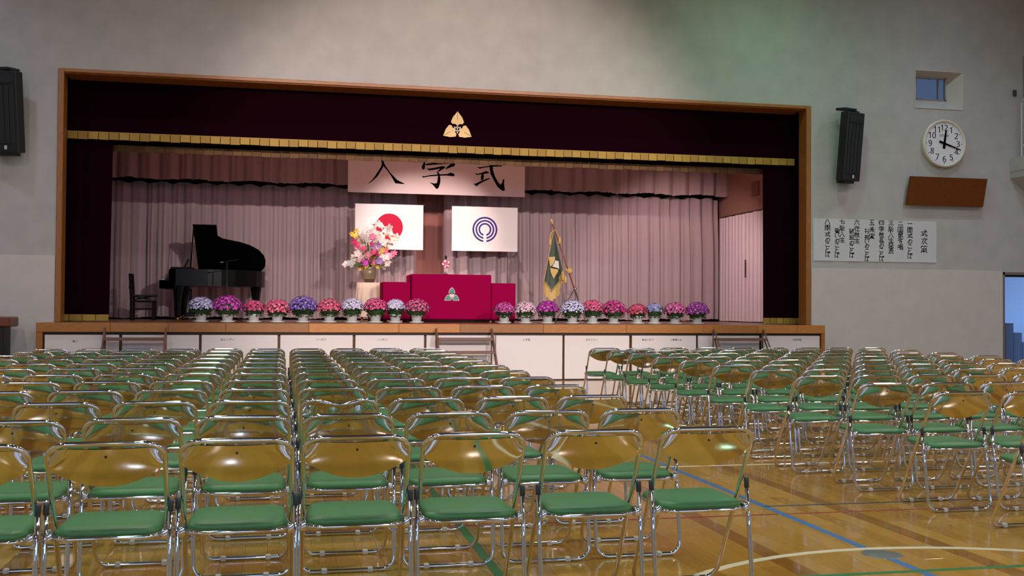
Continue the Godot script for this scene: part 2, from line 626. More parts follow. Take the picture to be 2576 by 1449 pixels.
func room() -> void:
	var s := mb(false)
	var zb := ZW - 0.3
	# stage wall with its openings
	for q in [[HX0 - 0.3, -3.64, 0.0, HY], [-3.64, 9.725, 5.105, HY], [-3.64, 9.725, 0.0, 0.60], [9.725, 11.95, 0.0, HY], [11.95, 12.97, 0.0, 5.20], [11.95, 12.97, 5.92, HY], [12.97, 13.88, 0.0, HY], [13.88, 14.85, 1.99, 4.34], [13.88, 14.33, 4.34, HY], [14.33, 14.85, 6.34, HY], [14.85, HX1 + 0.3, 0.0, HY]]:
		box(s, Vector3(q[0], q[2], zb), Vector3(q[1], q[3], ZW))
	var wf := struct("wall_front", s, M.wall)
	tag(wf, "grey textured concrete wall around the stage opening")
	for q in [[HX0, -3.66], [9.745, 13.86]]:
		s = mb(false)
		bbox(s, Vector3(q[0], 0.0, ZW), Vector3(q[1], 2.042, ZW + 0.02), 0.004)
		tag(struct("trim_%d" % (2 if q[0] < 0 else 3), s, M.wainscot), "pale wainscot panel at the foot of the wall")
	# other walls, ceiling
	s = mb(false)
	box(s, Vector3(HX0 - 0.3, 0, zb), Vector3(HX0, HY, HZ1 + 0.3))
	struct("wall_left", s, M.wall)
	s = mb(false)
	box(s, Vector3(HX1, 0, zb), Vector3(HX1 + 0.3, HY, HZ1 + 0.3))
	struct("wall_right", s, M.wall)
	s = mb(false)
	box(s, Vector3(HX0, 0, HZ1), Vector3(HX1, 3.2, HZ1 + 0.3))
	box(s, Vector3(HX0, 6.4, HZ1), Vector3(HX1, HY, HZ1 + 0.3))
	for i in 6:
		var x := HX0 + i * 4.38
		box(s, Vector3(x, 3.2, HZ1), Vector3(minf(x + 1.2, HX1), 6.4, HZ1 + 0.3))
	struct("wall_back", s, M.wall)
	for i in 5:
		var x := HX0 + 1.2 + i * 4.38
		s = mb(false)
		for f in [[0.0, 0.06], [1.56, 1.62], [3.12, 3.18]]:
			box(s, Vector3(x + f[0], 3.2, HZ1 + 0.1), Vector3(x + f[1], 6.4, HZ1 + 0.16))
		for f in [3.2, 4.77, 6.34]:
			box(s, Vector3(x, f, HZ1 + 0.1), Vector3(x + 3.18, f + 0.06, HZ1 + 0.16))
		var w := struct("window_%d" % (i + 3), s, M.aluminium)
		s = mb(false)
		box(s, Vector3(x, 3.2, HZ1 + 0.125), Vector3(x + 3.18, 6.4, HZ1 + 0.131))
		part(w, "pane", s, M.glass)
	s = mb(false)
	box(s, Vector3(HX0 - 0.3, HY, zb), Vector3(HX1 + 0.3, HY + 0.3, HZ1 + 0.3))
	struct("ceiling", s, mat(rgb(120, 116, 106), 0.9))
	# wooden proscenium frame
	s = mb(false)
	bbox(s, Vector3(-3.65, SY, ZW - 0.28), Vector3(-3.56, 5.115, ZW + 0.03), 0.008)
	bbox(s, Vector3(9.635, SY, ZW - 0.28), Vector3(9.735, 5.115, ZW + 0.03), 0.008)
	var fr := struct("trim_1", s, M.wood_v)
	tag(fr, "varnished brown wooden frame around the stage opening")
	s = mb(false)
	bbox(s, Vector3(-3.56, 5.055, ZW - 0.02), Vector3(9.635, 5.115, ZW + 0.03), 0.008)
	part(fr, "head_casing", s, M.wood_h)
	s = mb(false)
	bbox(s, Vector3(-3.56, 5.04, ZW - 0.58), Vector3(9.635, 5.09, ZW - 0.02), 0.006)
	part(fr, "soffit", s, M.wood_h)
	# little high window with a splayed surround
	s = mb(false)
	var o := [Vector2(11.95, 5.20), Vector2(12.97, 5.20), Vector2(12.97, 5.92), Vector2(11.95, 5.92)]
	var n := [Vector2(12.11, 5.40), Vector2(12.79, 5.40), Vector2(12.79, 5.86), Vector2(12.11, 5.86)]
	for i in 4:
		var j := (i + 1) % 4
		quad(s, Vector3(o[i].x, o[i].y, ZW + 0.012), Vector3(o[j].x, o[j].y, ZW + 0.012), Vector3(n[j].x, n[j].y, ZW - 0.26), Vector3(n[i].x, n[i].y, ZW - 0.26))
	for q in [[11.93, 12.99, 5.185, 5.20], [11.93, 12.99, 5.92, 5.935], [11.93, 11.95, 5.2, 5.92], [12.97, 12.99, 5.2, 5.92]]:
		box(s, Vector3(q[0], q[2], ZW), Vector3(q[1], q[3], ZW + 0.014))
	var w1 := struct("window_1", s, mat(rgb(196, 192, 186), 0.6))
	tag(w1, "small square window with white splayed surround above the clock")
	s = mb(false)
	for q in [[12.11, 12.14, 5.40, 5.86], [12.76, 12.79, 5.40, 5.86], [12.11, 12.79, 5.40, 5.43], [12.11, 12.79, 5.83, 5.86], [12.61, 12.64, 5.42, 5.84]]:
		box(s, Vector3(q[0], q[2], ZW - 0.29), Vector3(q[1], q[3], ZW - 0.25))
	part(w1, "sash", s, M.aluminium)
	s = mb(false)
	box(s, Vector3(12.13, 5.42, ZW - 0.275), Vector3(12.77, 5.84, ZW - 0.27))
	part(w1, "pane", s, M.dark_glass)
	# tall window strip at the edge
	s = mb(false)
	for q in [[14.33, 14.36, 4.34, 6.34], [14.82, 14.85, 4.34, 6.34], [14.36, 14.82, 6.29, 6.34], [14.36, 14.82, 4.34, 4.39]]:
		box(s, Vector3(q[0], q[2], ZW - 0.2), Vector3(q[1], q[3], ZW + 0.02))
	var w2 := struct("window_2", s, M.aluminium)
	s = mb(false)
	box(s, Vector3(14.35, 4.36, ZW - 0.15), Vector3(14.83, 6.32, ZW - 0.145))
	part(w2, "pane", s, M.dark_glass)
	# doorway to a daylit stairwell
	s = mb(false)
	for q in [[13.86, 13.90, 0.0, 2.02], [14.83, 14.87, 0.0, 2.02], [13.86, 14.87, 1.97, 2.02]]:
		box(s, Vector3(q[0], q[2], ZW - 0.3), Vector3(q[1], q[3], ZW + 0.025))
	var dr := struct("door_1", s, mat(rgb(120, 110, 104), 0.5))
	tag(dr, "open doorway to a blue-lit stairwell beside the stage wall")
	s = mb(false)
	box(s, Vector3(13.9, 1.93, ZW - 0.2), Vector3(14.83, 1.97, ZW - 0.1))
	part(dr, "door_rail", s, mat(rgb(40, 42, 48), 0.5))
	s = mb(false)
	box(s, Vector3(11.2, 0, -21.4), Vector3(17.6, 3.4, -21.2))
	box(s, Vector3(11.0, 0, -21.4), Vector3(11.2, 3.4, zb))
	box(s, Vector3(11.0, -0.2, -21.4), Vector3(17.6, 0.0, zb))
	box(s, Vector3(11.0, 3.4, -21.4), Vector3(17.6, 3.6, zb))
	box(s, Vector3(17.4, 0.0, -21.4), Vector3(17.6, 1.0, zb))
	var sw := struct("wall_stairwell", s, mat(rgb(150, 156, 162), 0.8))
	# steps rising away to the left of the doorway
	for i in 12:
		s = mb(false)
		bbox(s, Vector3(15.5 - i * 0.2, 0.0, -21.2), Vector3(15.7 - i * 0.2, 0.2 * (i + 1), -19.5), 0.006)
		part(sw, "step", s, M.step_dark)
	# stair flank in the side of the hall: a concrete landing with its sloping haunch and rail
	s = mb(false)
	prism(s, [Vector2(14.02, 4.22), Vector2(14.99, 4.26), Vector2(14.99, 3.12), Vector2(14.04, 3.88)], ZW, ZW + 0.45)
	bbox(s, Vector3(14.02, 4.0, ZW + 0.01), Vector3(14.24, 4.27, ZW + 0.5), 0.01)
	var ga := struct("gallery_landing", s, M.wall)
	tag(ga, "pale concrete gallery landing with sloping underside high by the doorway")
	s = mb(false)
	for x in [14.15, 14.21, 14.30]:
		tube(s, [Vector3(x, 4.22, ZW + 0.2), Vector3(x, 5.36, ZW + 0.2)], 0.016, 8)
	tube(s, [Vector3(14.17, 5.42, ZW + 0.2), Vector3(14.99, 5.10, ZW + 0.2)], 0.02, 8)
	tube(s, [Vector3(14.17, 4.52, ZW + 0.2), Vector3(14.99, 4.10, ZW + 0.2)], 0.02, 8)
	part(ga, "railing", s, M.white_paint)
	s = mb(false)
	bbox(s, Vector3(14.10, 5.52, ZW), Vector3(14.17, 5.64, ZW + 0.04), 0.006)
	part(ga, "switch_box", s, mat(rgb(66, 66, 72), 0.6))

func lamps() -> void:
	var tints := [rgb(255, 238, 230), rgb(176, 255, 216), rgb(222, 230, 255), rgb(255, 226, 220)]
	var pattern := [[2, 0, 3, 1, 2], [0, 3, 2, 0, 3], [2, 1, 0, 3, 2], [0, 2, 3, 1, 0]]
	var sh := mb()
	lathe(sh, Vector3.ZERO, [Vector2(0.24, 0.0), Vector2(0.235, 0.06), Vector2(0.19, 0.2), Vector2(0.11, 0.3), Vector2(0.08, 0.42), Vector2(0.0, 0.43)], 24)
	var shade := done(sh)
	var di := mb()
	lathe(di, Vector3.ZERO, [Vector2(0.0, 0.0), Vector2(0.2, 0.0), Vector2(0.2, 0.03), Vector2(0.0, 0.03)], 24)
	var disc := done(di)
	var rod := mb()
	tube(rod, [Vector3(0, 0.42, 0), Vector3(0, 1.22, 0)], 0.012, 8)
	var rodm := done(rod)
	var k := 0
	for j in 4:
		for i in 5:
			var at := Vector3([-5.2, -1.1, 3.0, 8.6, 12.2][i], 7.98, [-15.9, -9.4, -3.0, 5.0][j])
			var t: Color = tints[pattern[j][i]]
			var o := thing("ceiling_lamp", at, "high-bay ceiling lamp hanging over the %s, %s from the piano side" % [["stage end", "front rows", "back rows", "rear floor"][j], ORD[i]], "lamp", "high-bay ceiling lamps of the hall")
			put(o, "shade", shade, M.white_paint)
			put(o, "rod", rodm, M.aluminium)
			var g := mat(t, 0.5)
			g.emission_enabled = true
			g.emission = t
			g.emission_energy_multiplier = 60.0
			put(o, "lamp_glass", disc, g).position.y = 0.005
			var l := SpotLight3D.new()
			l.name = "lamp_beam"
			l.light_color = t
			l.light_energy = LAMP[j] * ([0.9, 0.8, 0.8, 1.2, 0.9][i] if j == 0 else 1.0)
			l.spot_angle = 66.0 if j == 0 and i != 3 else 84.0
			l.spot_angle_attenuation = 0.9 if j == 0 else 0.5
			l.spot_range = 40.0
			l.spot_attenuation = 2.0
			l.light_size = 0.2
			l.shadow_enabled = true
			o.add_child(l)
			l.position.y = -0.03
			l.rotation.x = -PI / 2
			k += 1

const LAMP := [4.5, 11.5, 11.5, 11.5]

# ---------------------------------------------------------------- stage
func stage() -> void:
	var s := mb(false)
	box(s, Vector3(-4.9, 0.60, ZB - 0.8), Vector3(10.3, SY, zs()))
	box(s, Vector3(-3.70, 0.0, ZF - 0.45), Vector3(9.60, 0.86, ZF - 0.12))
	box(s, Vector3(-3.70, 0.86, zs()), Vector3(9.60, SY - 0.001, ZF - 0.08))
	var fl := struct("floor_stage", s, M.stage_floor)
	tag(fl, "brown wooden stage floor behind the white storage panels")
	# front nosing in separate lengths, end posts
	rng.seed = 3
	var x := -3.79
	while x < 9.66:
		var w := minf(rng.randf_range(0.7, 1.5), 9.67 - x)
		if 9.67 - x - w < 0.4:
			w = 9.67 - x
		s = mb(false)
		bbox(s, Vector3(x, 0.815, ZF - 0.1), Vector3(x + w - 0.002, SY + 0.003, ZF + 0.02), 0.006)
		part(fl, "nosing_board", s, M.nosing[rng.randi() % 3])
		x += w
	for q in [[-3.79, -3.695], [9.60, 9.67]]:
		s = mb(false)
		bbox(s, Vector3(q[0], 0, ZW + 0.02), Vector3(q[1], 0.815, ZF + 0.015), 0.006)
		part(fl, "end_post", s, M.wood_v)
		s = mb(false)
		bbox(s, Vector3(q[0], 0.815, ZW + 0.02), Vector3(q[1], SY + 0.002, ZF - 0.1), 0.006)
		part(fl, "end_nosing", s, M.wood_h)
	s = mb(false)
	box(s, Vector3(-3.7, 0.775, ZF - 0.11), Vector3(9.6, 0.815, ZF - 0.03))
	box(s, Vector3(-3.7, 0.0, ZF - 0.11), Vector3(9.6, 0.012, ZF - 0.02))
	part(fl, "dark_track", s, mat(rgb(38, 26, 22), 0.6))
	# white sliding panels
	var gaps := [-3.69, -2.54, -1.32, -0.08, 1.14, 2.33, 3.54, 4.74, 5.96, 7.20, 8.42, 9.60]
	var words := {0: [["球い", -3.15]], 2: [["オレンジー", -0.90]], 3: [["ノースリ", 0.62]], 4: [["ノースリ", 1.62]], 5: [["ホール", 2.95]], 6: [["とび箱", 4.12]], 7: [["ホルノレー", 5.25]], 8: [["球のいスリ", 6.27], ["入用学レの", 6.80]], 10: [["竹球竹用", 9.15]]}
	for i in gaps.size() - 1:
		var step := (0.008 if i % 2 == 0 else -0.012)
		var inset := 0.004 if i == 5 or i == 6 else 0.028
		s = mb(false)
		bbox(s, Vector3(gaps[i] + (0.004 if i == 6 else 0.022), 0.018, ZF - 0.05 + step), Vector3(gaps[i + 1] - (0.004 if i == 5 else 0.022), 0.772, ZF - 0.025 + step), 0.003)
		var pn := part(fl, "storage_panel", s, M.panel_white)
		for wd in words.get(i, []):
			var im := Image.create(256, 64, false, Image.FORMAT_RGBA8)
			im.fill(Color(0.1, 0.09, 0.1, 0.0))
			var str: String = wd[0]
			for c in str.length():
				write(im, str[c], 28 + c * 50, 32, 40, 3.2, Color(0.12, 0.11, 0.12, 1.0))
			var tm := mat(Color.WHITE, 0.7)
			tm.albedo_texture = ImageTexture.create_from_image(im)
			tm.transparency = BaseMaterial3D.TRANSPARENCY_ALPHA_SCISSOR
			tm.alpha_scissor_threshold = 0.5
			var qm := QuadMesh.new()
			qm.size = Vector2(0.22, 0.055)
			var tx := put(pn, "handwriting", qm, tm)
			tx.position = Vector3(wd[1], 0.70 if i != 0 else 0.67, ZF - 0.024 + step)
	# walls of the stage box
	s = mb(false)
	box(s, Vector3(10.07, SY, ZB - 0.8), Vector3(10.3, 7.0, ZW - 0.3))
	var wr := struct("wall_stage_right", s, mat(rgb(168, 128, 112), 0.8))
	s = mb(false)
	bbox(s, Vector3(10.03, 3.74, -21.72), Vector3(10.07, 4.05, -21.40), 0.005)
	tag(part(wr, "vent_box", s, mat(rgb(140, 96, 84), 0.7)), "small wall box")
	s = mb(false)
	box(s, Vector3(10.04, 3.38, ZB + 0.05), Vector3(10.07, 3.42, ZW - 0.7))
	part(wr, "curtain_rail", s, mat(rgb(70, 50, 46), 0.5))
	s = mb(false)
	box(s, Vector3(-4.9, SY, ZB - 0.8), Vector3(-4.7, 7.0, ZW - 0.3))
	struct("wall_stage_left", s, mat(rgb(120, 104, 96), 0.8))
	s = mb(false)
	box(s, Vector3(-4.9, 0.6, ZB - 1.0), Vector3(10.3, 7.0, ZB - 0.8))
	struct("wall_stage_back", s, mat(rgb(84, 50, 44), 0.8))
	s = mb(false)
	box(s, Vector3(-4.9, 7.0, ZB - 1.0), Vector3(10.3, 7.2, ZW - 0.3))
	struct("ceiling_stage", s, mat(rgb(60, 54, 52), 0.9))
	# pale folding curtain along the stage's right wall
	s = mb()
	pleats(s, 0.0, 3.9, SY + 0.02, 3.38, 0.0, 0.17, 0.035, 41, 0.004, 1.0)
	var cur := thing("side_curtain", Vector3(10.03, 0, -19.55), "pale pleated curtain hanging along the stage wall behind the purple flowers", "curtain")
	cur.rotation.y = -PI / 2
	cur.position = Vector3(10.03, 0, ZB + 0.05)
	part(cur, "cloth", s, M.pale_cloth)
	s = mb(false)
	bbox(s, Vector3(1.55, 1.95, 0.05), Vector3(1.57, 2.35, 0.075), 0.004)
	part(cur, "pull_handle", s, mat(rgb(60, 50, 50), 0.5))
	# backdrop
	for q in [[-4.65, 2.86, 71, "mauve pleated backdrop curtain behind the piano"], [3.46, 10.0, 72, "mauve pleated backdrop curtain behind the school flag"]]:
		s = mb()
		pleats(s, q[0], q[1], 1.0, 3.84, ZB, 0.28, 0.21, q[2], 0.02, 0.5)
		tag(part(self, "backdrop_curtain", s, M.mauve), q[3], "curtain", "backdrop curtains")
	s = mb()
	pleats(s, 2.6, 3.75, 1.0, 3.84, ZB - 0.25, 0.35, 0.05, 73, 0.01, 1.0)
	tag(part(self, "backdrop_curtain", s, M.brown_cloth), "reddish brown cloth showing between the two mauve backdrop curtains", "curtain", "backdrop curtains")
	s = mb()
	pleats(s, -4.65, 10.25, 3.885, 6.6, ZB + 0.28, 0.34, 0.14, 74, 0.018, 1.0)
	tag(part(self, "border_curtain", s, M.mauve), "mauve border curtain across the top of the backdrop", "curtain")
	# thin dark tapes joining border and backdrop are left to the gap between them
	# maroon valance with its gold fringe
	var va := thing("valance", Vector3(3.035, 4.17, -19.0), "dark maroon velvet valance with gold fringe and school emblem", "valance")
	s = mb(false)
	box(s, Vector3(-6.68, 0.0, -0.02), Vector3(6.68, 1.0, 0.0))
	part(va, "velvet", s, M.velvet)
	var n := 80
	for i in n:
		var x0 := -6.64 + i * 13.28 / n
		s = mb(false)
		var dz := 0.012 + rng.randf_range(0, 0.012)
		bbox(s, Vector3(x0 + 0.004, -0.125 + rng.randf_range(-0.006, 0.006), 0.0), Vector3(x0 + 13.28 / n - 0.004, 0.0, dz), 0.004)
		part(va, "fringe_segment", s, M.gold[i % 3])
	s = mb(false)
	box(s, Vector3(-6.64, -0.006, -0.004), Vector3(6.64, 0.008, 0.016))
	part(va, "braid", s, M.gold[0])
	emblem(va, 0.0)
	# the raised front curtain behind it, its fringe just showing, gold darkened as valance shade
	var fc := thing("front_curtain", Vector3(3.035, 4.03, -19.45), "raised inner curtain with gold fringe browned as shade just under the valance", "curtain")
	s = mb()
	pleats(s, -6.6, 6.6, 0.0, 2.97, -0.05, 0.3, 0.05, 81, 0.0, 1.0)
	part(fc, "velvet", s, M.velvet)
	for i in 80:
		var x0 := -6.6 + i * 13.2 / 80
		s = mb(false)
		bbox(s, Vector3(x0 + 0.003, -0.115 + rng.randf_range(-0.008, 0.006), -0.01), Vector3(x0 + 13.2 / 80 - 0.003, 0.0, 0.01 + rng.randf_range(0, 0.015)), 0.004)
		part(fc, "fringe_segment", s, M.shaded_gold[(i + 1) % 3])
	# side drapes
	for q in [[-4.4, -2.875, "dark maroon velvet side drape with gold hem beside the piano", 91, -0.04], [9.06, 10.02, "dark maroon velvet side drape with gold hem beside the clock wall", 92, 0.02]]:
		var d := thing("side_drape", Vector3(0, 0, -19.12), q[2], "curtain", "maroon side drapes")
		s = mb()
		pleats(s, q[0], q[1], 1.08, 5.6, 0.0, 0.42, 0.035, q[3], 0.0, 1.0, q[4])
		part(d, "velvet", s, M.velvet)
		var m := 7
		for i in m:
			var x0: float = lerpf(q[0], q[1] + q[4], float(i) / m)
			var x1: float = lerpf(q[0], q[1] + q[4], float(i + 1) / m)
			s = mb(false)
			bbox(s, Vector3(x0 + 0.004, SY + 0.012, 0.015), Vector3(x1 - 0.004, 1.085, 0.05), 0.006)
			part(d, "fringe_segment", s, M.gold[i % 3])

func zs() -> float:
	return ZW - 0.02

func leaf_poly(c: Vector2, tip: Vector2, w: float) -> Array:
	var d := tip - c
	var n := Vector2(-d.y, d.x).normalized() * w
	return [tip, c + d * 0.55 + n * 0.72, c + d * 0.14 + n * 1.05, c + n * 0.78 - d * 0.02, c + n * 0.3, c - d * 0.08 + n * 0.26, c - d * 0.08 - n * 0.26, c - n * 0.3, c - n * 0.78 - d * 0.02, c + d * 0.14 - n * 1.05, c + d * 0.55 - n * 0.72]

func emblem(va: Node3D, x: float) -> void:
	var c := Vector2(x, 0.33)
	for a in [90.0, 210.0, 330.0]:
		var dir := Vector2(cos(deg_to_rad(a)), sin(deg_to_rad(a)))
		var s := mb(false)
		prism(s, leaf_poly(c + dir * 0.075, c + dir * 0.30, 0.115), 0.0, 0.022)
		var lf := part(va, "emblem_leaf", s, M.emblem_gold)
		s = mb(false)
		var nn := Vector2(-dir.y, dir.x) * 0.004
		prism(s, [c + dir * 0.15 + nn, c + dir * 0.28 + nn, c + dir * 0.28 - nn, c + dir * 0.15 - nn], 0.021, 0.024)
		part(lf, "vein", s, mat(rgb(96, 72, 40), 0.6))
	var s := mb(false)
	for q in [[-0.055, 0.045, -0.04, -0.03], [0.055, 0.045, 0.04, -0.03], [-0.052, 0.028, 0.052, 0.028], [-0.042, -0.03, 0.042, -0.03], [0.0, 0.075, 0.0, -0.075]]:
		var a := Vector2(q[0], q[1]) + c + Vector2(0, -0.02)
		var b := Vector2(q[2], q[3]) + c + Vector2(0, -0.02)
		var nn := (b - a).normalized().orthogonal() * 0.009
		prism(s, [a + nn, b + nn, b - nn, a - nn], 0.0, 0.018)
	part(va, "emblem_character", s, mat(rgb(226, 216, 206), 0.5))

const BANNER := [
	[Vector2(1.82, 4.30), Vector2(1.86, 4.30), Vector2(1.92, 4.11), Vector2(1.90, 4.04), Vector2(1.84, 3.94), Vector2(1.78, 3.84), Vector2(1.71, 3.77), Vector2(1.65, 3.72), Vector2(1.61, 3.70), Vector2(1.61, 3.71), Vector2(1.67, 3.76), Vector2(1.73, 3.84), Vector2(1.80, 3.95), Vector2(1.86, 4.05), Vector2(1.87, 4.11)],
	[Vector2(1.86, 4.22), Vector2(1.92, 4.11), Vector2(1.96, 4.04), Vector2(2.04, 3.93), Vector2(2.11, 3.86), Vector2(2.18, 3.79), Vector2(2.26, 3.75), Vector2(2.33, 3.72), Vector2(2.31, 3.71), Vector2(2.14, 3.72), Vector2(2.10, 3.79), Vector2(2.04, 3.89), Vector2(1.98, 3.97), Vector2(1.90, 4.06)],
	[Vector2(2.71, 4.21), Vector2(2.74, 4.21), Vector2(2.74, 4.12), Vector2(2.73, 4.03), Vector2(2.70, 4.01), Vector2(2.68, 4.02), Vector2(2.67, 4.08), Vector2(2.70, 4.13)],
	[Vector2(2.74, 4.13), Vector2(2.91, 4.16), Vector2(3.15, 4.18), Vector2(3.30, 4.20), Vector2(3.34, 4.17), Vector2(3.35, 4.13), Vector2(3.32, 4.10), Vector2(3.26, 4.08), Vector2(3.17, 4.04), Vector2(3.15, 4.05), Vector2(3.21, 4.11), Vector2(3.26, 4.15), Vector2(3.12, 4.14), Vector2(2.93, 4.12), Vector2(2.76, 4.10)],
	[Vector2(2.76, 4.05), Vector2(2.80, 4.035), Vector2(2.94, 4.06), Vector2(3.09, 4.10), Vector2(3.13, 4.09), Vector2(3.15, 4.07), Vector2(3.06, 4.01), Vector2(3.02, 3.98), Vector2(2.99, 3.99), Vector2(3.05, 4.05), Vector2(2.94, 4.02), Vector2(2.83, 4.0), Vector2(2.80, 4.01)],
	[Vector2(2.97, 3.99), Vector2(3.00, 3.98), Vector2(3.03, 3.94), Vector2(3.05, 3.86), Vector2(3.05, 3.77), Vector2(3.03, 3.70), Vector2(3.01, 3.65), Vector2(2.98, 3.63), Vector2(2.95, 3.65), Vector2(2.92, 3.69), Vector2(2.88, 3.73), Vector2(2.84, 3.75), Vector2(2.85, 3.76), Vector2(2.92, 3.74), Vector2(2.98, 3.75), Vector2(2.99, 3.80), Vector2(3.00, 3.88), Vector2(2.995, 3.93)],
	[Vector2(2.67, 3.88), Vector2(2.73, 3.88), Vector2(2.85, 3.91), Vector2(3.05, 3.93), Vector2(3.19, 3.94), Vector2(3.25, 3.97), Vector2(3.31, 3.96), Vector2(3.34, 3.93), Vector2(3.33, 3.90), Vector2(3.28, 3.90), Vector2(3.19, 3.91), Vector2(3.00, 3.90), Vector2(2.82, 3.88), Vector2(2.70, 3.85)],
	[Vector2(2.84, 4.34), Vector2(2.88, 4.35), Vector2(2.90, 4.24), Vector2(2.87, 4.23)], [Vector2(3.0, 4.37), Vector2(3.04, 4.37), Vector2(3.05, 4.25), Vector2(3.01, 4.24)], [Vector2(3.24, 4.36), Vector2(3.28, 4.34), Vector2(3.16, 4.20), Vector2(3.13, 4.22)],
	[Vector2(3.79, 4.11), Vector2(3.84, 4.10), Vector2(3.96, 4.12), Vector2(4.07, 4.14), Vector2(4.22, 4.17), Vector2(4.30, 4.19), Vector2(4.32, 4.16), Vector2(4.31, 4.13), Vector2(4.25, 4.13), Vector2(4.11, 4.12), Vector2(3.96, 4.10), Vector2(3.85, 4.07)],
	[Vector2(3.76, 3.98), Vector2(3.81, 3.965), Vector2(3.90, 3.99), Vector2(3.99, 4.03), Vector2(4.04, 4.01), Vector2(4.05, 3.99), Vector2(4.01, 3.98), Vector2(3.92, 3.965), Vector2(3.79, 3.94)],
	[Vector2(3.89, 3.96), Vector2(3.94, 3.97), Vector2(3.94, 3.90), Vector2(3.93, 3.85), Vector2(3.88, 3.83), Vector2(3.88, 3.90)],
	[Vector2(3.72, 3.77), Vector2(3.76, 3.76), Vector2(3.88, 3.82), Vector2(3.99, 3.87), Vector2(4.07, 3.89), Vector2(4.06, 3.87), Vector2(3.96, 3.82), Vector2(3.85, 3.76), Vector2(3.79, 3.71), Vector2(3.76, 3.73)],
	[Vector2(4.02, 4.38), Vector2(4.09, 4.38), Vector2(4.12, 4.17), Vector2(4.13, 4.05), Vector2(4.17, 3.93), Vector2(4.23, 3.82), Vector2(4.29, 3.76), Vector2(4.32, 3.80), Vector2(4.34, 3.87), Vector2(4.37, 3.88), Vector2(4.36, 3.78), Vector2(4.38, 3.66), Vector2(4.36, 3.63), Vector2(4.30, 3.65), Vector2(4.22, 3.72), Vector2(4.15, 3.84), Vector2(4.08, 3.97), Vector2(4.06, 4.08), Vector2(4.05, 4.17)],
	[Vector2(4.18, 4.36), Vector2(4.23, 4.36), Vector2(4.29, 4.26), Vector2(4.26, 4.25)],
]

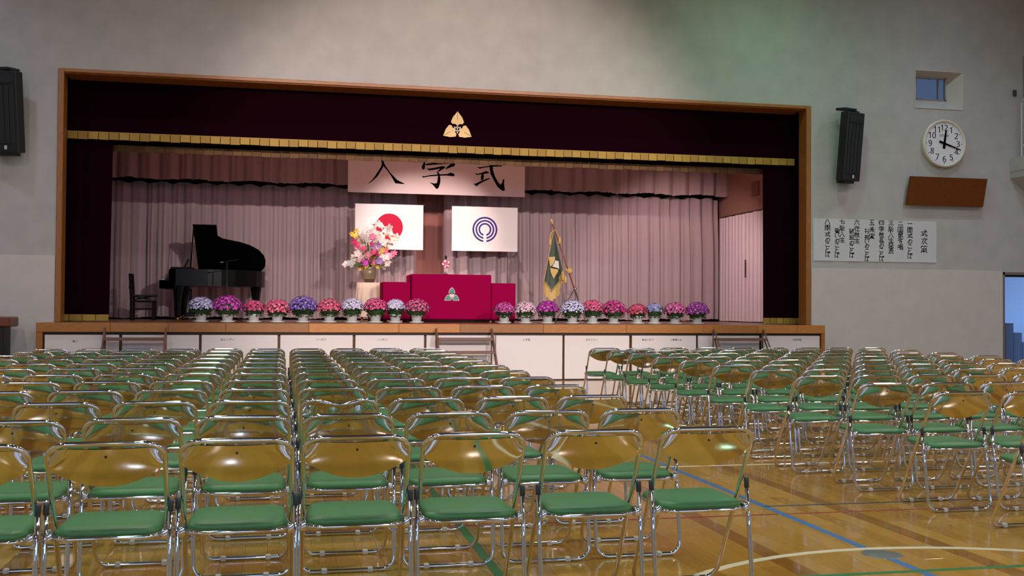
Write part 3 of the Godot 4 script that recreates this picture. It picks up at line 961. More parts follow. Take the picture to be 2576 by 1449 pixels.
func hangings() -> void:
	# ceremony banner
	var b := thing("ceremony_banner", Vector3(0, 0, -22.6), "long white banner with three black brushed characters under the valance", "banner")
	var s := mb(false)
	box(s, Vector3(1.285, 3.67, -0.012), Vector3(5.112, 4.72, 0.0))
	part(b, "board", s, M.paper)
	for p in BANNER:
		s = mb(false)
		var far := []
		for v in p:
			far.append(Vector2(v.x * 1.066, (v.y - 1.23) * 1.066 + 1.23))
		prism(s, far, 0.0, 0.002)
		part(b, "brush_stroke", s, M.ink)
	s = mb()
	for x in [1.5, 3.0, 4.5]:
		tube(s, [Vector3(x, 4.6, -0.02), Vector3(x, 7.0, -0.02)], 0.004, 6)
	part(b, "hanging_wire", s, M.aluminium)
	# flags
	for i in 2:
		var x0: float = [1.447, 3.525][i]
		var f := thing("wall_flag", Vector3(0, 0, -22.7), ["white flag with a red disc hung behind the flower arrangement", "white flag with three concentric blue rings hung above the podium"][i], "flag", "flags on the backdrop")
		s = mb(false)
		bbox(s, Vector3(x0, 2.475, -0.02), Vector3(x0 + 1.455, 3.44, 0.0), 0.003)
		part(f, "cloth", s, M.flag_white)
		var c := Vector2(x0 + 0.727, 2.955)
		if i == 0:
			s = mb(false)
			prism(s, ell(c.x, c.y, 0.29, 0.29, 64), 0.0, 0.002)
			part(f, "red_disc", s, M.flag_red)
		else:
			c.y -= 0.005
			for r in [[0.238, 0.276], [0.172, 0.208], [0.106, 0.142]]:
				s = mb(false)
				var g := asin(0.036 / r[1])
				ring_poly(s, c, r[0], r[1], -PI / 2 + g, PI * 1.5 - g, 0.0, 0.002)
				part(f, "blue_ring", s, M.flag_blue)
		s = mb()
		tube(s, [Vector3(x0 - 0.03, 3.445, -0.01), Vector3(x0 + 1.485, 3.445, -0.01)], 0.008, 8)
		for x in [x0 + 0.3, x0 + 1.15]:
			tube(s, [Vector3(x, 3.44, -0.012), Vector3(x, 7.0, -0.012)], 0.003, 6)
		part(f, "hanging_rod", s, M.aluminium)
	# order-of-ceremony sheet
	var im := Image.create(1305, 402, false, Image.FORMAT_RGB8)
	var paper := FastNoiseLite.new()
	paper.seed = 4
	paper.frequency = 0.03
	for y in 402:
		for x in 1305:
			var v := 0.80 + 0.014 * paper.get_noise_2d(x, y)
			im.set_pixel(x, y, Color(v * 0.985, v, v * 1.01))
	var cols := [[2085, "式次第", [425, 552, 685], 100], [1850, "一開式のことば", [268, 375, 465, 555, 640, 720, 800], 78], [1695, "二国歌斉唱", [262, 368, 455, 545, 650], 80], [1540, "三新入生発表", [258, 360, 455, 540, 625, 715], 80], [1385, "四学校長のことば", [250, 350, 450, 545, 622, 700, 770, 840], 78], [1230, "五来賓", [250, 365, 475], 80], [1150, "お祝いのことば", [390, 492, 565, 628, 708, 775, 842], 72], [990, "六在校生", [248, 350, 450, 545], 78], [905, "歓迎のことば", [390, 488, 578, 645, 712, 785], 74], [750, "七新入生", [238, 345, 445, 530], 78], [670, "誓いのことば", [385, 468, 545, 622, 702, 785], 72], [520, "八閉式のことば", [235, 340, 440, 530, 610, 690, 770], 78]]
	for cl in cols:
		var str: String = cl[1]
		for i in str.length():
			var u: float = (cl[0] - 295.0) / 1995.0
			var v: float = (cl[2][i] - 185.0 - 55.0 * u) / (690.0 - 20.0 * u)
			write(im, str[i], u * 1305, v * 402, cl[3] * 0.64, 3.5 if cl[3] < 90 else 4.0, Color(0.05, 0.05, 0.07))
	var pm := mat(Color.WHITE, 0.85)
	pm.albedo_texture = ImageTexture.create_from_image(im)
	s = mb()
	var nx := 30
	var ny := 8
	for i in nx:
		for j in ny:
			var q := []
			for e in [[i, j], [i + 1, j], [i + 1, j + 1], [i, j + 1]]:
				var u: float = e[0] / float(nx)
				var v: float = e[1] / float(ny)
				var z := 0.003 + 0.0035 * (1.0 + sin(u * 23.0) * cos(v * 5.0)) + (0.012 * absf(sin(u * 15.0)) if e[1] == 0 else 0.0)
				q.append([Vector3(9.79 + 2.61 * u, 2.18 + 0.805 * v, ZW + z), Vector2(u, 1.0 - v)])
			for k in [0, 2, 1, 0, 3, 2]:
				s.set_uv(q[k][1])
				s.add_vertex(q[k][0])
	tag(part(self, "ceremony_programme", s, pm), "white paper sheet with columns of brushed black writing below the brown board", "poster")

func clock_and_board() -> void:
	var c := thing("wall_clock", Vector3(12.52, 4.50, ZW), "large round white wall clock above the wooden board", "clock")
	var turn := Basis(Vector3.RIGHT, PI / 2)
	var s := mb()
	lathe(s, Vector3.ZERO, [Vector2(0.45, 0.0), Vector2(0.465, 0.09), Vector2(0.46, 0.115), Vector2(0.435, 0.12), Vector2(0.415, 0.105), Vector2(0.41, 0.085)], 64, turn)
	part(c, "case", s, M.clock_case)
	s = mb(false)
	lathe(s, Vector3.ZERO, [Vector2(0.42, 0.08), Vector2(0.42, 0.086), Vector2(0.0, 0.086)], 64, turn)
	part(c, "dial", s, mat(rgb(226, 228, 236), 0.4))
	for h in 12:
		var a := PI / 2 - TAU * (h + 1) / 12.0
		text(c, "numeral", str(h + 1), Vector3(cos(a) * 0.305, sin(a) * 0.305, 0.088), 0.115, M.ink)
	s = mb(false)
	for k in 60:
		var a := TAU * k / 60.0
		var r := 0.010 if k % 5 == 0 else 0.0045
		prism(s, ell(cos(a) * 0.385, sin(a) * 0.385, r, r, 8), 0.086, 0.089)
	part(c, "minute_dots", s, M.ink)
	text(c, "maker_name", "CITIZEN", Vector3(-0.005, 0.155, 0.088), 0.038, mat(rgb(70, 70, 78), 0.5), "Droid Serif")
	for hnd in [[8.0, 0.25, 0.022, 0.016, "hour_hand", 0.10], [108.0, 0.37, 0.016, 0.008, "minute_hand", 0.12]]:
		var a: float = PI / 2 - deg_to_rad(hnd[0])
		var d := Vector2(cos(a), sin(a))
		var n := Vector2(-d.y, d.x)
		s = mb(false)
		var z0: float = 0.094 if hnd[4] == "hour_hand" else 0.1
		prism(s, [d * hnd[1] + n * hnd[3], -d * hnd[5] + n * (hnd[2] + 0.006), -d * hnd[5] - n * (hnd[2] + 0.006), d * hnd[1] - n * hnd[3]], z0, z0 + 0.004)
		part(c, hnd[4], s, M.ink)
	s = mb()
	lathe(s, Vector3.ZERO, [Vector2(0.022, 0.086), Vector2(0.022, 0.108), Vector2(0.0, 0.11)], 20, turn)
	part(c, "centre_cap", s, M.ink)
	s = mb()
	for q in [0.472, -0.472]:
		bbox(s, Vector3(-0.03, q - 0.012, 0.0), Vector3(0.03, q + 0.012, 0.03), 0.006)
	part(c, "mounting_lug", s, M.clock_case)
	# leaning wooden board
	var b := thing("wooden_board", Vector3(12.55, 3.28, ZW), "brown slanted wooden board hung on the wall just below the clock", "board")
	s = mb(false)
	var t := Transform3D(Basis(Vector3.RIGHT, 0.0), Vector3.ZERO)
	prism(s, [Vector2(-0.88, 0.0), Vector2(0.79, 0.0), Vector2(0.89, 0.555), Vector2(-0.79, 0.555)], 0.10, 0.13)
	part(b, "panel", s, M.board_wood)
	s = mb(false)
	box(s, Vector3(-0.6, 0.2, 0.002), Vector3(-0.5, 0.35, 0.10))
	box(s, Vector3(0.5, 0.2, 0.002), Vector3(0.6, 0.35, 0.10))
	part(b, "bracket", s, M.wood_v)

func speaker(x: float, y: float, mirror: float, label: String) -> void:
	var o := thing("wall_speaker", Vector3(x, y, ZW + 0.30), label, "loudspeaker", "column loudspeakers beside the stage")
	var tilt := Basis(Vector3.UP, 0.32 * mirror) * Basis(Vector3.RIGHT, 0.10)
	o.basis = tilt
	var s := mb(false)
	bbox(s, Vector3(-0.22, 0.02, -0.2), Vector3(0.22, 1.30, 0.0), 0.012)
	part(o, "cabinet", s, M.speaker)
	for i in 4:
		s = mb(false)
		bbox(s, Vector3(-0.17 + i * 0.09, 0.16, 0.0), Vector3(-0.10 + i * 0.09, 1.08, 0.014), 0.006)
		part(o, "grille_slat", s, M.speaker_grille)
	s = mb(false)
	bbox(s, Vector3(-0.16, 1.10, 0.0), Vector3(0.16, 1.115, 0.016), 0.004)
	bbox(s, Vector3(-0.17, 1.12, 0.0), Vector3(0.17, 1.23, 0.008), 0.004)
	part(o, "horn_slot", s, M.speaker_grille)
	s = mb(false)
	bbox(s, Vector3(-0.01, 0.07, 0.014), Vector3(0.035, 0.13, 0.018), 0.002)
	tag(part(o, "badge", s, mat(rgb(206, 206, 206), 0.4)), "small white badge")
	s = mb(false)
	bbox(s, Vector3(-0.25, 1.33, -0.30), Vector3(0.06, 1.375, -0.06), 0.005)
	bbox(s, Vector3(-0.02, 1.30, -0.16), Vector3(0.20, 1.345, -0.12), 0.004)
	part(o, "wall_bracket", s, M.speaker)
	s = mb(false)
	bbox(s, Vector3(-0.14, -0.03, -0.25), Vector3(0.10, 0.03, -0.03), 0.005)
	part(o, "wall_bracket", s, M.speaker)

# ---------------------------------------------------------------- things on the stage
func piano() -> void:
	var p := thing("grand_piano", Vector3(-2.35, SY, -21.3), "black grand piano with its lid raised at the stage side", "piano")
	# plan: x from the keyboard to the tail, z towards the audience
	var plan := [Vector2(0.18, 0.0), Vector2(0.18, 1.45), Vector2(1.70, 1.45), Vector2(1.87, 1.38), Vector2(1.95, 1.2), Vector2(1.95, 0.95), Vector2(1.90, 0.72), Vector2(1.80, 0.5), Vector2(1.62, 0.30), Vector2(1.40, 0.16), Vector2(1.15, 0.06), Vector2(0.9, 0.0)]
	var t := Transform3D(Basis(Vector3(1, 0, 0), Vector3(0, 0, -1), Vector3(0, 1, 0)), Vector3.ZERO)   # polygon y runs away from the viewer
	var s := mb(false)
	prism(s, plan, 0.67, 0.99, t)
	part(p, "case", s, M.piano_black)
	s = mb(false)
	bbox(s, Vector3(0.0, 0.61, -1.45), Vector3(0.30, 0.775, 0.0), 0.012)
	part(p, "keybed", s, M.piano_black)
	for z in [-0.06, -1.45]:
		s = mb(false)
		prism(s, [Vector2(0.0, 0.62), Vector2(0.0, 0.775), Vector2(0.11, 0.785), Vector2(0.16, 0.85), Vector2(0.18, 0.99), Vector2(0.3, 0.99), Vector2(0.3, 0.62)], z, z + 0.06)
		part(p, "key_arm", s, M.piano_black)
	s = mb(false)
	bbox(s, Vector3(0.03, 0.775, -1.38), Vector3(0.17, 0.795, -0.08), 0.004)
	part(p, "keys", s, mat(rgb(220, 214, 200), 0.3))
	# lid, hinged along the far side
	s = mb(false)
	var lid := [Vector2(0.62, 0.0), Vector2(0.58, 1.42), Vector2(1.03, 1.42), Vector2(1.04, 1.10), Vector2(1.13, 1.02), Vector2(1.28, 0.975), Vector2(1.47, 0.92), Vector2(1.66, 0.83), Vector2(1.83, 0.69), Vector2(1.93, 0.52), Vector2(1.965, 0.36), Vector2(1.95, 0.19), Vector2(1.90, 0.07), Vector2(1.82, 0.0)]
	var tl := Transform3D(Basis(Vector3(1, 0, 0), Vector3(0, sin(0.66), cos(0.66)), Vector3(0, -cos(0.66), sin(0.66))), Vector3(0, 1.0, -1.42))
	prism(s, lid, -0.012, 0.012, tl)
	part(p, "lid", s, M.piano_black)
	s = mb(false)
	bbox(s, Vector3(0.20, 0.992, -1.44), Vector3(0.60, 1.03, -0.02), 0.01)
	part(p, "front_lid", s, M.piano_black)
	s = mb()
	tube(s, [Vector3(0.55, 1.0, -0.25), Vector3(0.60, 1.86, -0.33)], 0.014, 8)
	part(p, "lid_prop", s, M.piano_black)
	s = mb(false)
	bbox(s, Vector3(0.36, 1.03, -0.98), Vector3(0.40, 1.06, -0.42), 0.004)
	bbox(s, Vector3(0.0, 0.0, -0.28), Vector3(0.018, 0.2, 0.28), 0.004, Transform3D(Basis(Vector3.BACK, -0.42), Vector3(0.38, 1.04, -0.7)))
	part(p, "music_desk", s, mat(rgb(96, 70, 62), 0.35))
	for q in [[0.335, -0.12], [0.335, -1.33], [1.78, -0.95]]:
		s = mb(false)
		var prof := [Vector2(0.05, 0.06), Vector2(0.058, 0.1), Vector2(0.07, 0.36), Vector2(0.095, 0.56), Vector2(0.11, 0.67)]
		lathe(s, Vector3(q[0], 0, q[1]), prof, 8)
		var lg := part(p, "leg", s, M.piano_black)
		s = mb()
		lathe(s, Vector3(q[0], 0.0, q[1]), [Vector2(0.0, 0.0), Vector2(0.035, 0.0), Vector2(0.04, 0.035), Vector2(0.03, 0.07), Vector2(0.0, 0.07)], 16)
		part(lg, "caster", s, mat(rgb(150, 120, 60), 0.3, 0.9))
	s = mb(false)
	bbox(s, Vector3(0.50, 0.14, -0.80), Vector3(0.54, 0.62, -0.76), 0.006)
	bbox(s, Vector3(0.50, 0.14, -0.62), Vector3(0.54, 0.62, -0.58), 0.006)
	bbox(s, Vector3(0.44, 0.07, -0.86), Vector3(0.60, 0.15, -0.52), 0.008)
	part(p, "pedal_lyre", s, M.piano_black)
	for i in 3:
		s = mb()
		bbox(s, Vector3(0.34, 0.075, -0.78 + i * 0.075), Vector3(0.46, 0.09, -0.75 + i * 0.075), 0.004)
		part(p, "pedal", s, mat(rgb(170, 140, 70), 0.3, 0.9))
	# pianist's chair
	var c := thing("piano_chair", Vector3(-2.68, SY, -21.75), "dark wooden piano chair with low back beside the keyboard", "chair")
	for q in [[-0.21, -0.19], [-0.21, 0.19], [0.19, -0.19], [0.19, 0.19]]:
		s = mb(false)
		if q[0] < 0:
			bbox(s, Vector3(q[0] - 0.02, 0, q[1] - 0.02), Vector3(q[0] + 0.02, 0.42, q[1] + 0.02), 0.004)
		else:
			bbox(s, Vector3(q[0] - 0.018, 0, q[1] - 0.018), Vector3(q[0] + 0.018, 0.38, q[1] + 0.018), 0.004)
		part(c, "leg", s, M.dark_wood)
	for z in [-0.19, 0.19]:
		s = mb(false)
		bbox(s, Vector3(-0.022, 0, -0.022), Vector3(0.022, 0.5, 0.022), 0.005, Transform3D(Basis(Vector3.BACK, 0.06), Vector3(-0.21, 0.40, z)))
		part(c, "back_post", s, M.dark_wood)
		s = mb(false)
		bbox(s, Vector3(-0.2, 0.20, z - 0.01), Vector3(0.18, 0.23, z + 0.01), 0.003)
		part(c, "stretcher", s, M.dark_wood)
		s = mb(false)
		for e in [[-0.18, 0.40, 0.12, 0.455], [-0.18, 0.455, 0.12, 0.40]]:
			tube(s, [Vector3(e[0], e[1], z), Vector3(e[2], e[3], z)], 0.008, 6)
		part(c, "lifting_brace", s, M.dark_wood)
	for y in [0.60, 0.72, 0.83]:
		s = mb(false)
		bbox(s, Vector3(-0.255, y, -0.19), Vector3(-0.225, y + 0.07, 0.19), 0.006)
		part(c, "back_rail", s, M.dark_wood)
	s = mb(false)
	bbox(s, Vector3(-0.20, 0.455, -0.22), Vector3(0.24, 0.49, 0.22), 0.012)
	part(c, "seat", s, mat(rgb(24, 22, 22), 0.5))
	s = mb(false)
	bbox(s, Vector3(-0.21, 0.345, -0.20), Vector3(0.21, 0.38, 0.20), 0.006)
	part(c, "seat_frame", s, M.dark_wood)
	# microphone stand in front of the piano
	var ms := thing("microphone_stand", Vector3(-1.05, SY, -20.4), "thin black microphone stand with boom in front of the piano", "microphone stand")
	s = mb()
	tube(s, [Vector3(0, 0.02, 0), Vector3(0, 1.12, 0)], 0.011, 8)
	part(ms, "pole", s, M.black_metal)
	s = mb()
	tube(s, [Vector3(-0.06, 1.10, 0), Vector3(0.20, 1.15, 0.0)], 0.008, 8)
	part(ms, "boom", s, M.black_metal)
	s = mb()
	tube(s, [Vector3(-0.06, 1.10, 0), Vector3(-0.10, 1.093, 0), Vector3(-0.13, 1.088, 0)], 0.016, 10)
	part(ms, "microphone", s, mat(rgb(90, 88, 90), 0.4, 0.6))
	for a in 3:
		s = mb()
		tube(s, [Vector3(0, 0.06, 0), Vector3(cos(a * TAU / 3) * 0.28, 0.008, sin(a * TAU / 3) * 0.28)], 0.008, 6)
		part(ms, "leg", s, M.black_metal)

func cloth_box(s: SurfaceTool, lo: Vector3, hi: Vector3, sd: int) -> void:
	# cloth over a block: slightly wavy hem and softened edges
	bbox(s, lo, hi, 0.018)

func podium() -> void:
	var s: SurfaceTool
	for q in [[1.81, 2.335, "low crimson-covered table between flower table and lectern"], [3.895, 4.37, "low crimson-covered table on the school flag's side of the lectern"]]:
		var t := thing("covered_table", Vector3((q[0] + q[1]) / 2.0, SY, -20.4), q[2], "table", "crimson-covered side tables")
		var w: float = (q[1] - q[0]) / 2.0
		s = mb(false)
		bbox(s, Vector3(-w, 0.055, -0.35), Vector3(w, 0.76, 0.35), 0.014)
		part(t, "cloth", s, M.crimson)
		for x in [-w + 0.05, w - 0.05]:
			for z in [-0.3, 0.3]:
				s = mb(false)
				bbox(s, Vector3(x - 0.03, 0, z - 0.03), Vector3(x + 0.03, 0.056, z + 0.03), 0.004)
				part(t, "leg", s, M.dark_wood)
	var l := thing("lectern", Vector3(3.115, SY, -20.0), "tall crimson-covered lectern with a green three-leaf emblem at stage centre", "lectern")
	s = mb(false)
	bbox(s, Vector3(-0.765, 0.055, -0.95), Vector3(0.765, 0.915, 0.0), 0.016)
	part(l, "cloth", s, M.crimson)
	s = mb(false)
	bbox(s, Vector3(-0.73, 0.0, -0.91), Vector3(0.73, 0.06, -0.05), 0.004)
	part(l, "plinth", s, M.dark_wood)
	# emblem: three green leaves edged in pale pink round a white middle
	var c := Vector2(0.0, 0.515)
	var leaves := [[Vector2(0, 0.154), Vector2(0.028, 0.135), Vector2(0.05, 0.1), Vector2(0.064, 0.06), Vector2(0.062, 0.04), Vector2(0.05, 0.026), Vector2(-0.05, 0.026), Vector2(-0.062, 0.04), Vector2(-0.064, 0.06), Vector2(-0.05, 0.1), Vector2(-0.028, 0.135)]]
	var side := [Vector2(-0.143, -0.092), Vector2(-0.13, -0.05), Vector2(-0.105, -0.006), Vector2(-0.077, 0.0165), Vector2(-0.062, 0.012), Vector2(-0.046, -0.005), Vector2(-0.014, -0.066), Vector2(-0.016, -0.09), Vector2(-0.03, -0.101), Vector2(-0.1375, -0.101)]
	leaves.append(side)
	leaves.append(side.map(func(v): return Vector2(-v.x, v.y)))
	for lf in leaves:
		var mid := Vector2.ZERO
		for v in lf:
			mid += v / lf.size()
		for pass_ in 2:
			var poly := []
			for v in lf:
				poly.append(c + (v if pass_ == 0 else mid + (v - mid) * 0.80))
			s = mb(false)
			prism(s, poly, 0.0, 0.008 + 0.004 * pass_)
			part(l, ["emblem_edge", "emblem_leaf"][pass_], s, [M.emblem_pink, M.emblem_green][pass_])
	s = mb(false)
	prism(s, [c + Vector2(-0.05, 0.022), c + Vector2(0.05, 0.022), c + Vector2(0.045, 0.0), c + Vector2(0.0, -0.075), c + Vector2(-0.045, 0.0)], 0.0, 0.011)
	part(l, "emblem_centre", s, mat(rgb(240, 226, 222), 0.5))
	s = mb(false)
	for sx in [-1.0, 1.0]:
		prism(s, [c + Vector2(0.008 * sx, 0.042), c + Vector2(0.05 * sx, 0.044), c + Vector2(0.05 * sx, 0.032), c + Vector2(0.008 * sx, 0.03)], 0.0, 0.0135)
		prism(s, [c + Vector2(0.006 * sx, -0.04), c + Vector2(0.026 * sx, -0.034), c + Vector2(0.026 * sx, -0.046), c + Vector2(0.006 * sx, -0.05)], 0.0, 0.0135)
	part(l, "emblem_mark", s, mat(rgb(60, 22, 30), 0.6))
	# beribboned microphone
	var m := thing("ribboned_microphone", Vector3(3.04, SY + 0.915, -20.3), "gooseneck microphone dressed with a pink and white ribbon rosette", "microphone")
	s = mb()
	lathe(s, Vector3.ZERO, [Vector2(0.0, 0.0), Vector2(0.06, 0.0), Vector2(0.055, 0.015), Vector2(0.015, 0.022), Vector2(0.0, 0.022)], 20)
	part(m, "base", s, M.black_metal)
	s = mb()
	tube(s, [Vector3(0, 0.02, 0), Vector3(0, 0.30, 0)], 0.009, 8)
	part(m, "stem", s, mat(rgb(220, 214, 210), 0.4))
	s = mb()
	lathe(s, Vector3(0, 0.29, 0), [Vector2(0.0, 0.0), Vector2(0.016, 0.008), Vector2(0.016, 0.04), Vector2(0.024, 0.05), Vector2(0.02, 0.075), Vector2(0.0, 0.085)], 14)
	part(m, "head", s, M.black_metal)
	for i in 10:
		var a := TAU * i / 10.0
		s = mb()
		var d := Vector3(cos(a), sin(a), 0)
		lathe(s, Vector3(0, 0.205, 0.02) + d * 0.052, [Vector2(0.0, -0.018), Vector2(0.026, -0.008), Vector2(0.03, 0.005), Vector2(0.02, 0.018), Vector2(0.0, 0.022)], 10, Basis(Vector3.RIGHT, PI / 2 - 0.3) )
		part(m, "ribbon_loop", s, M.ribbon_pink if i % 2 == 0 else M.ribbon_white)
	for x in [-0.028, 0.012]:
		s = mb(false)
		bbox(s, Vector3(x, 0.06, 0.02), Vector3(x + 0.016, 0.18, 0.024), 0.001)
		part(m, "ribbon_tail", s, M.ribbon_white)

func petal_flower(r: float, n: int, cup: float, width: float) -> ArrayMesh:
	var s := mb()
	for layer in 2:
		for i in n:
			var a := TAU * (i + layer * 0.5) / n
			var d := Vector3(cos(a), sin(a), 0)
			var w := Vector3(-sin(a), cos(a), 0) * r * width
			var rr := r * (1.0 - 0.3 * layer)
			var z := 0.16 * r * layer
			var p0 := Vector3(0, 0, z)
			var p1 := d * rr * 0.55 + w + Vector3(0, 0, z + cup * r * 0.35)
			var p2 := d * rr * 0.55 - w + Vector3(0, 0, z + cup * r * 0.35)
			var p3 := d * rr + w * 0.55 + Vector3(0, 0, z + cup * r * 0.6)
			var p4 := d * rr - w * 0.55 + Vector3(0, 0, z + cup * r * 0.6)
			tri(s, p0, p1, p2)
			quad(s, p1, p3, p4, p2)
	lathe(s, Vector3(0, 0, 0.12 * r), [Vector2(0.18 * r, 0.0), Vector2(0.14 * r, 0.14 * r), Vector2(0.0, 0.18 * r)], 8, Basis(Vector3.RIGHT, PI / 2))
	return done(s)

func flower_arrangement() -> void:
	var tb := thing("round_table", Vector3(1.665, SY, -21.2), "small round table under a cream pleated cloth beside the lectern", "table")
	var s := mb()
	var rings := []
	for j in 7:
		var f := j / 6.0
		var ring := []
		for k in 96:
			var a := TAU * k / 96
			var r := lerpf(0.262, 0.335, f) + 0.022 * f * sin(a * 14.0) + 0.008 * f * sin(a * 5.0)
			ring.append(Vector3(cos(a) * r, lerpf(0.765, 0.09, f), -sin(a) * r))
		rings.append(ring)
	for j in 6:
		for k in 96:
			var k2 := (k + 1) % 96
			quad(s, rings[j + 1][k], rings[j + 1][k2], rings[j][k2], rings[j][k])
	for k in 96:
		tri(s, rings[0][k], rings[0][(k + 1) % 96], Vector3(0, 0.767, 0))
	part(tb, "tablecloth", s, M.cream)
	s = mb(false)
	for k in 3:
		var a := TAU * k / 3 + 0.5
		tube(s, [Vector3(cos(a) * 0.2, 0.0, sin(a) * 0.2), Vector3(cos(a) * 0.16, 0.75, sin(a) * 0.16)], 0.02, 8)
	part(tb, "leg", s, mat(rgb(176, 110, 64), 0.5))
	var top := SY + 0.767
	var v := thing("flower_vase", Vector3(1.645, top, -21.2), "olive-brown glazed vase on the cream-covered round table", "vase")
	s = mb()
	lathe(s, Vector3.ZERO, [Vector2(0.0, 0.0), Vector2(0.085, 0.0), Vector2(0.09, 0.015), Vector2(0.125, 0.09), Vector2(0.14, 0.16), Vector2(0.142, 0.21), Vector2(0.13, 0.27), Vector2(0.12, 0.29), Vector2(0.128, 0.31), Vector2(0.12, 0.312), Vector2(0.11, 0.29), Vector2(0.0, 0.28)], 40)
	part(v, "body", s, M.vase)
	s = mb()
	lathe(s, Vector3(0, 0, 0), [Vector2(0.086, 0.002), Vector2(0.0935, 0.018), Vector2(0.118, 0.07)], 40)
	part(v, "foot_glaze", s, mat(rgb(70, 52, 38), 0.25))
	var b := thing("flower_arrangement", Vector3(1.645, top + 0.29, -21.2), "large arrangement of white, pink and yellow flowers standing in the vase", "flowers")
	rng.seed = 21
	var big := petal_flower(0.085, 5, 0.25, 0.36)
	var mid := petal_flower(0.065, 6, 0.4, 0.3)
	var small := petal_flower(0.045, 6, 0.5, 0.3)
	var spots := []
	# white orchid-like sprays high up
	for p in [[0.03, 0.93], [0.09, 0.86], [0.15, 0.88], [0.22, 0.84], [0.33, 0.74], [0.39, 0.70], [0.36, 0.79], [0.46, 0.55], [0.41, 0.51], [0.51, 0.61], [-0.13, 0.74], [-0.17, 0.67], [-0.08, 0.70], [0.0, 0.72], [0.05, 0.66], [0.12, 0.69], [-0.02, 0.80], [-0.2, 0.57], [-0.12, 0.52], [-0.05, 0.56], [0.22, 0.62], [0.27, 0.52], [-0.44, 0.07], [-0.38, 0.09], [-0.24, 0.28], [-0.18, 0.22], [-0.29, 0.2], [0.3, 0.22], [0.35, 0.1], [0.28, 0.08], [0.24, 0.30]]:
		spots.append([p, "white"])
	for p in [[-0.27, 0.46], [-0.23, 0.41], [-0.3, 0.52], [0.02, 0.47], [0.08, 0.43], [0.14, 0.48], [-0.03, 0.40], [0.10, 0.34], [0.18, 0.38], [0.05, 0.30], [0.23, 0.42], [-0.1, 0.33], [-0.14, 0.38], [0.46, 0.28], [0.41, 0.24], [0.51, 0.31], [0.15, 0.28], [-0.18, 0.14], [-0.06, 0.23], [0.0, 0.58], [0.18, 0.58]]:
		spots.append([p, "pink"])
	for p in [[0.12, 0.19], [0.18, 0.14], [0.07, 0.22], [0.2, 0.22], [0.09, 0.52], [-0.04, 0.14], [-0.09, 0.09]]:
		spots.append([p, "violet"])
	for p in [[-0.12, 0.05], [-0.06, 0.03], [-0.16, 0.0], [0.2, 0.03], [0.13, 0.02], [-0.33, 0.67], [-0.27, 0.73], [-0.3, 0.62], [0.27, 0.36], [0.3, 0.44], [0.2, 0.3], [0.33, 0.4]]:
		spots.append([p, "yellow"])
	for k in 46:
		var a := rng.randf() * TAU
		var d := sqrt(rng.randf())
		var q := [0.03 + cos(a) * d * 0.31, 0.40 + sin(a) * d * 0.36]
		spots.append([q, "white" if q[1] > 0.5 and rng.randf() < 0.75 else ["pink", "white", "pink", "yellow", "violet"][rng.randi() % 5]])
	for sp in spots:
		var mesh: ArrayMesh = {"white": big, "pink": mid, "violet": mid, "yellow": small}[sp[1]]
		var o := put(b, sp[1] + "_blossom", mesh, M["petal_" + sp[1]][rng.randi() % M["petal_" + sp[1]].size()])
		o.position = Vector3(sp[0][0] + rng.randf_range(-0.015, 0.015), sp[0][1], rng.randf_range(-0.12, 0.16))
		o.rotation = Vector3(rng.randf_range(-0.7, 0.4), rng.randf_range(-0.7, 0.7), rng.randf() * TAU)
		o.scale = Vector3.ONE * rng.randf_range(0.85, 1.3)
		if rng.randf() < 0.5:
			var st := mb()
			var e := o.position
			tube(st, [Vector3(0, 0, 0), Vector3(e.x * 0.35, e.y * 0.5, e.z * 0.5), e - Vector3(0, 0.01, 0.01)], 0.004, 5)
			part(b, "stem", st, M.stem)
	for k in 26:
		var a := lerpf(-1.35, 1.35, k / 25.0) + rng.randf_range(-0.05, 0.05)
		var len := rng.randf_range(0.3, 0.5) if absf(a) > 0.8 else rng.randf_range(0.35, 0.75)
		var d := Vector3(sin(a), cos(a) * 0.9 + 0.05, rng.randf_range(-0.25, 0.3)).normalized()
		s = mb()
		var w := d.cross(Vector3.BACK).normalized() * 0.012
		var p0 := d * 0.05
		var p1 := d * len * 0.6
		var p2 := d * len - Vector3(0, 0.06 * absf(a), 0)
		for dz in [0.0, -0.003]:
			var q := Vector3(0, 0, dz)
			if dz == 0.0:
				quad(s, p0 - w * 0.5 + q, p0 + w * 0.5 + q, p1 + w + q, p1 - w + q)
				tri(s, p1 - w + q, p1 + w + q, p2 + q)
			else:
				quad(s, p1 - w + q, p1 + w + q, p0 + w * 0.5 + q, p0 - w * 0.5 + q)
				tri(s, p2 + q, p1 + w + q, p1 - w + q)
		part(b, "leaf_blade", s, [M.leaf, M.leaf_pale, M.leaf_yellow][k % 3])
	# fern fronds to the sides
	for q in [[0.15, 0.66, 0.58, 0.60, "y"], [0.1, 0.5, 0.56, 0.55, "y"], [-0.05, 0.12, -0.48, 0.0, "g"], [-0.03, 0.08, -0.42, -0.05, "g"], [-0.05, 0.2, -0.42, 0.16, "g"], [0.05, 0.1, 0.36, -0.03, "g"], [-0.1, 0.5, -0.42, 0.68, "y"]]:
		s = mb(false)
		var A := Vector3(q[0], q[1], 0.08)
		var B := Vector3(q[2], q[3], 0.12)
		tube(s, [A, (A + B) / 2 + Vector3(0, 0.03, 0), B], 0.004, 5)
		for i in 14:
			var f := (i + 1) / 15.0
			var c := A.lerp(B, f) + Vector3(0, 0.03 * sin(PI * f), 0)
			var dd := (B - A).normalized()
			for sg in [-1.0, 1.0]:
				var e: Vector3 = c + dd * 0.05 + Vector3(0, sg * 0.07 * (1.1 - f), 0)
				tri(s, c, c + dd * 0.012, e)
				tri(s, c, e, c + dd * 0.012)
		part(b, "fern_frond", s, M.leaf_yellow if q[4] == "y" else M.leaf)

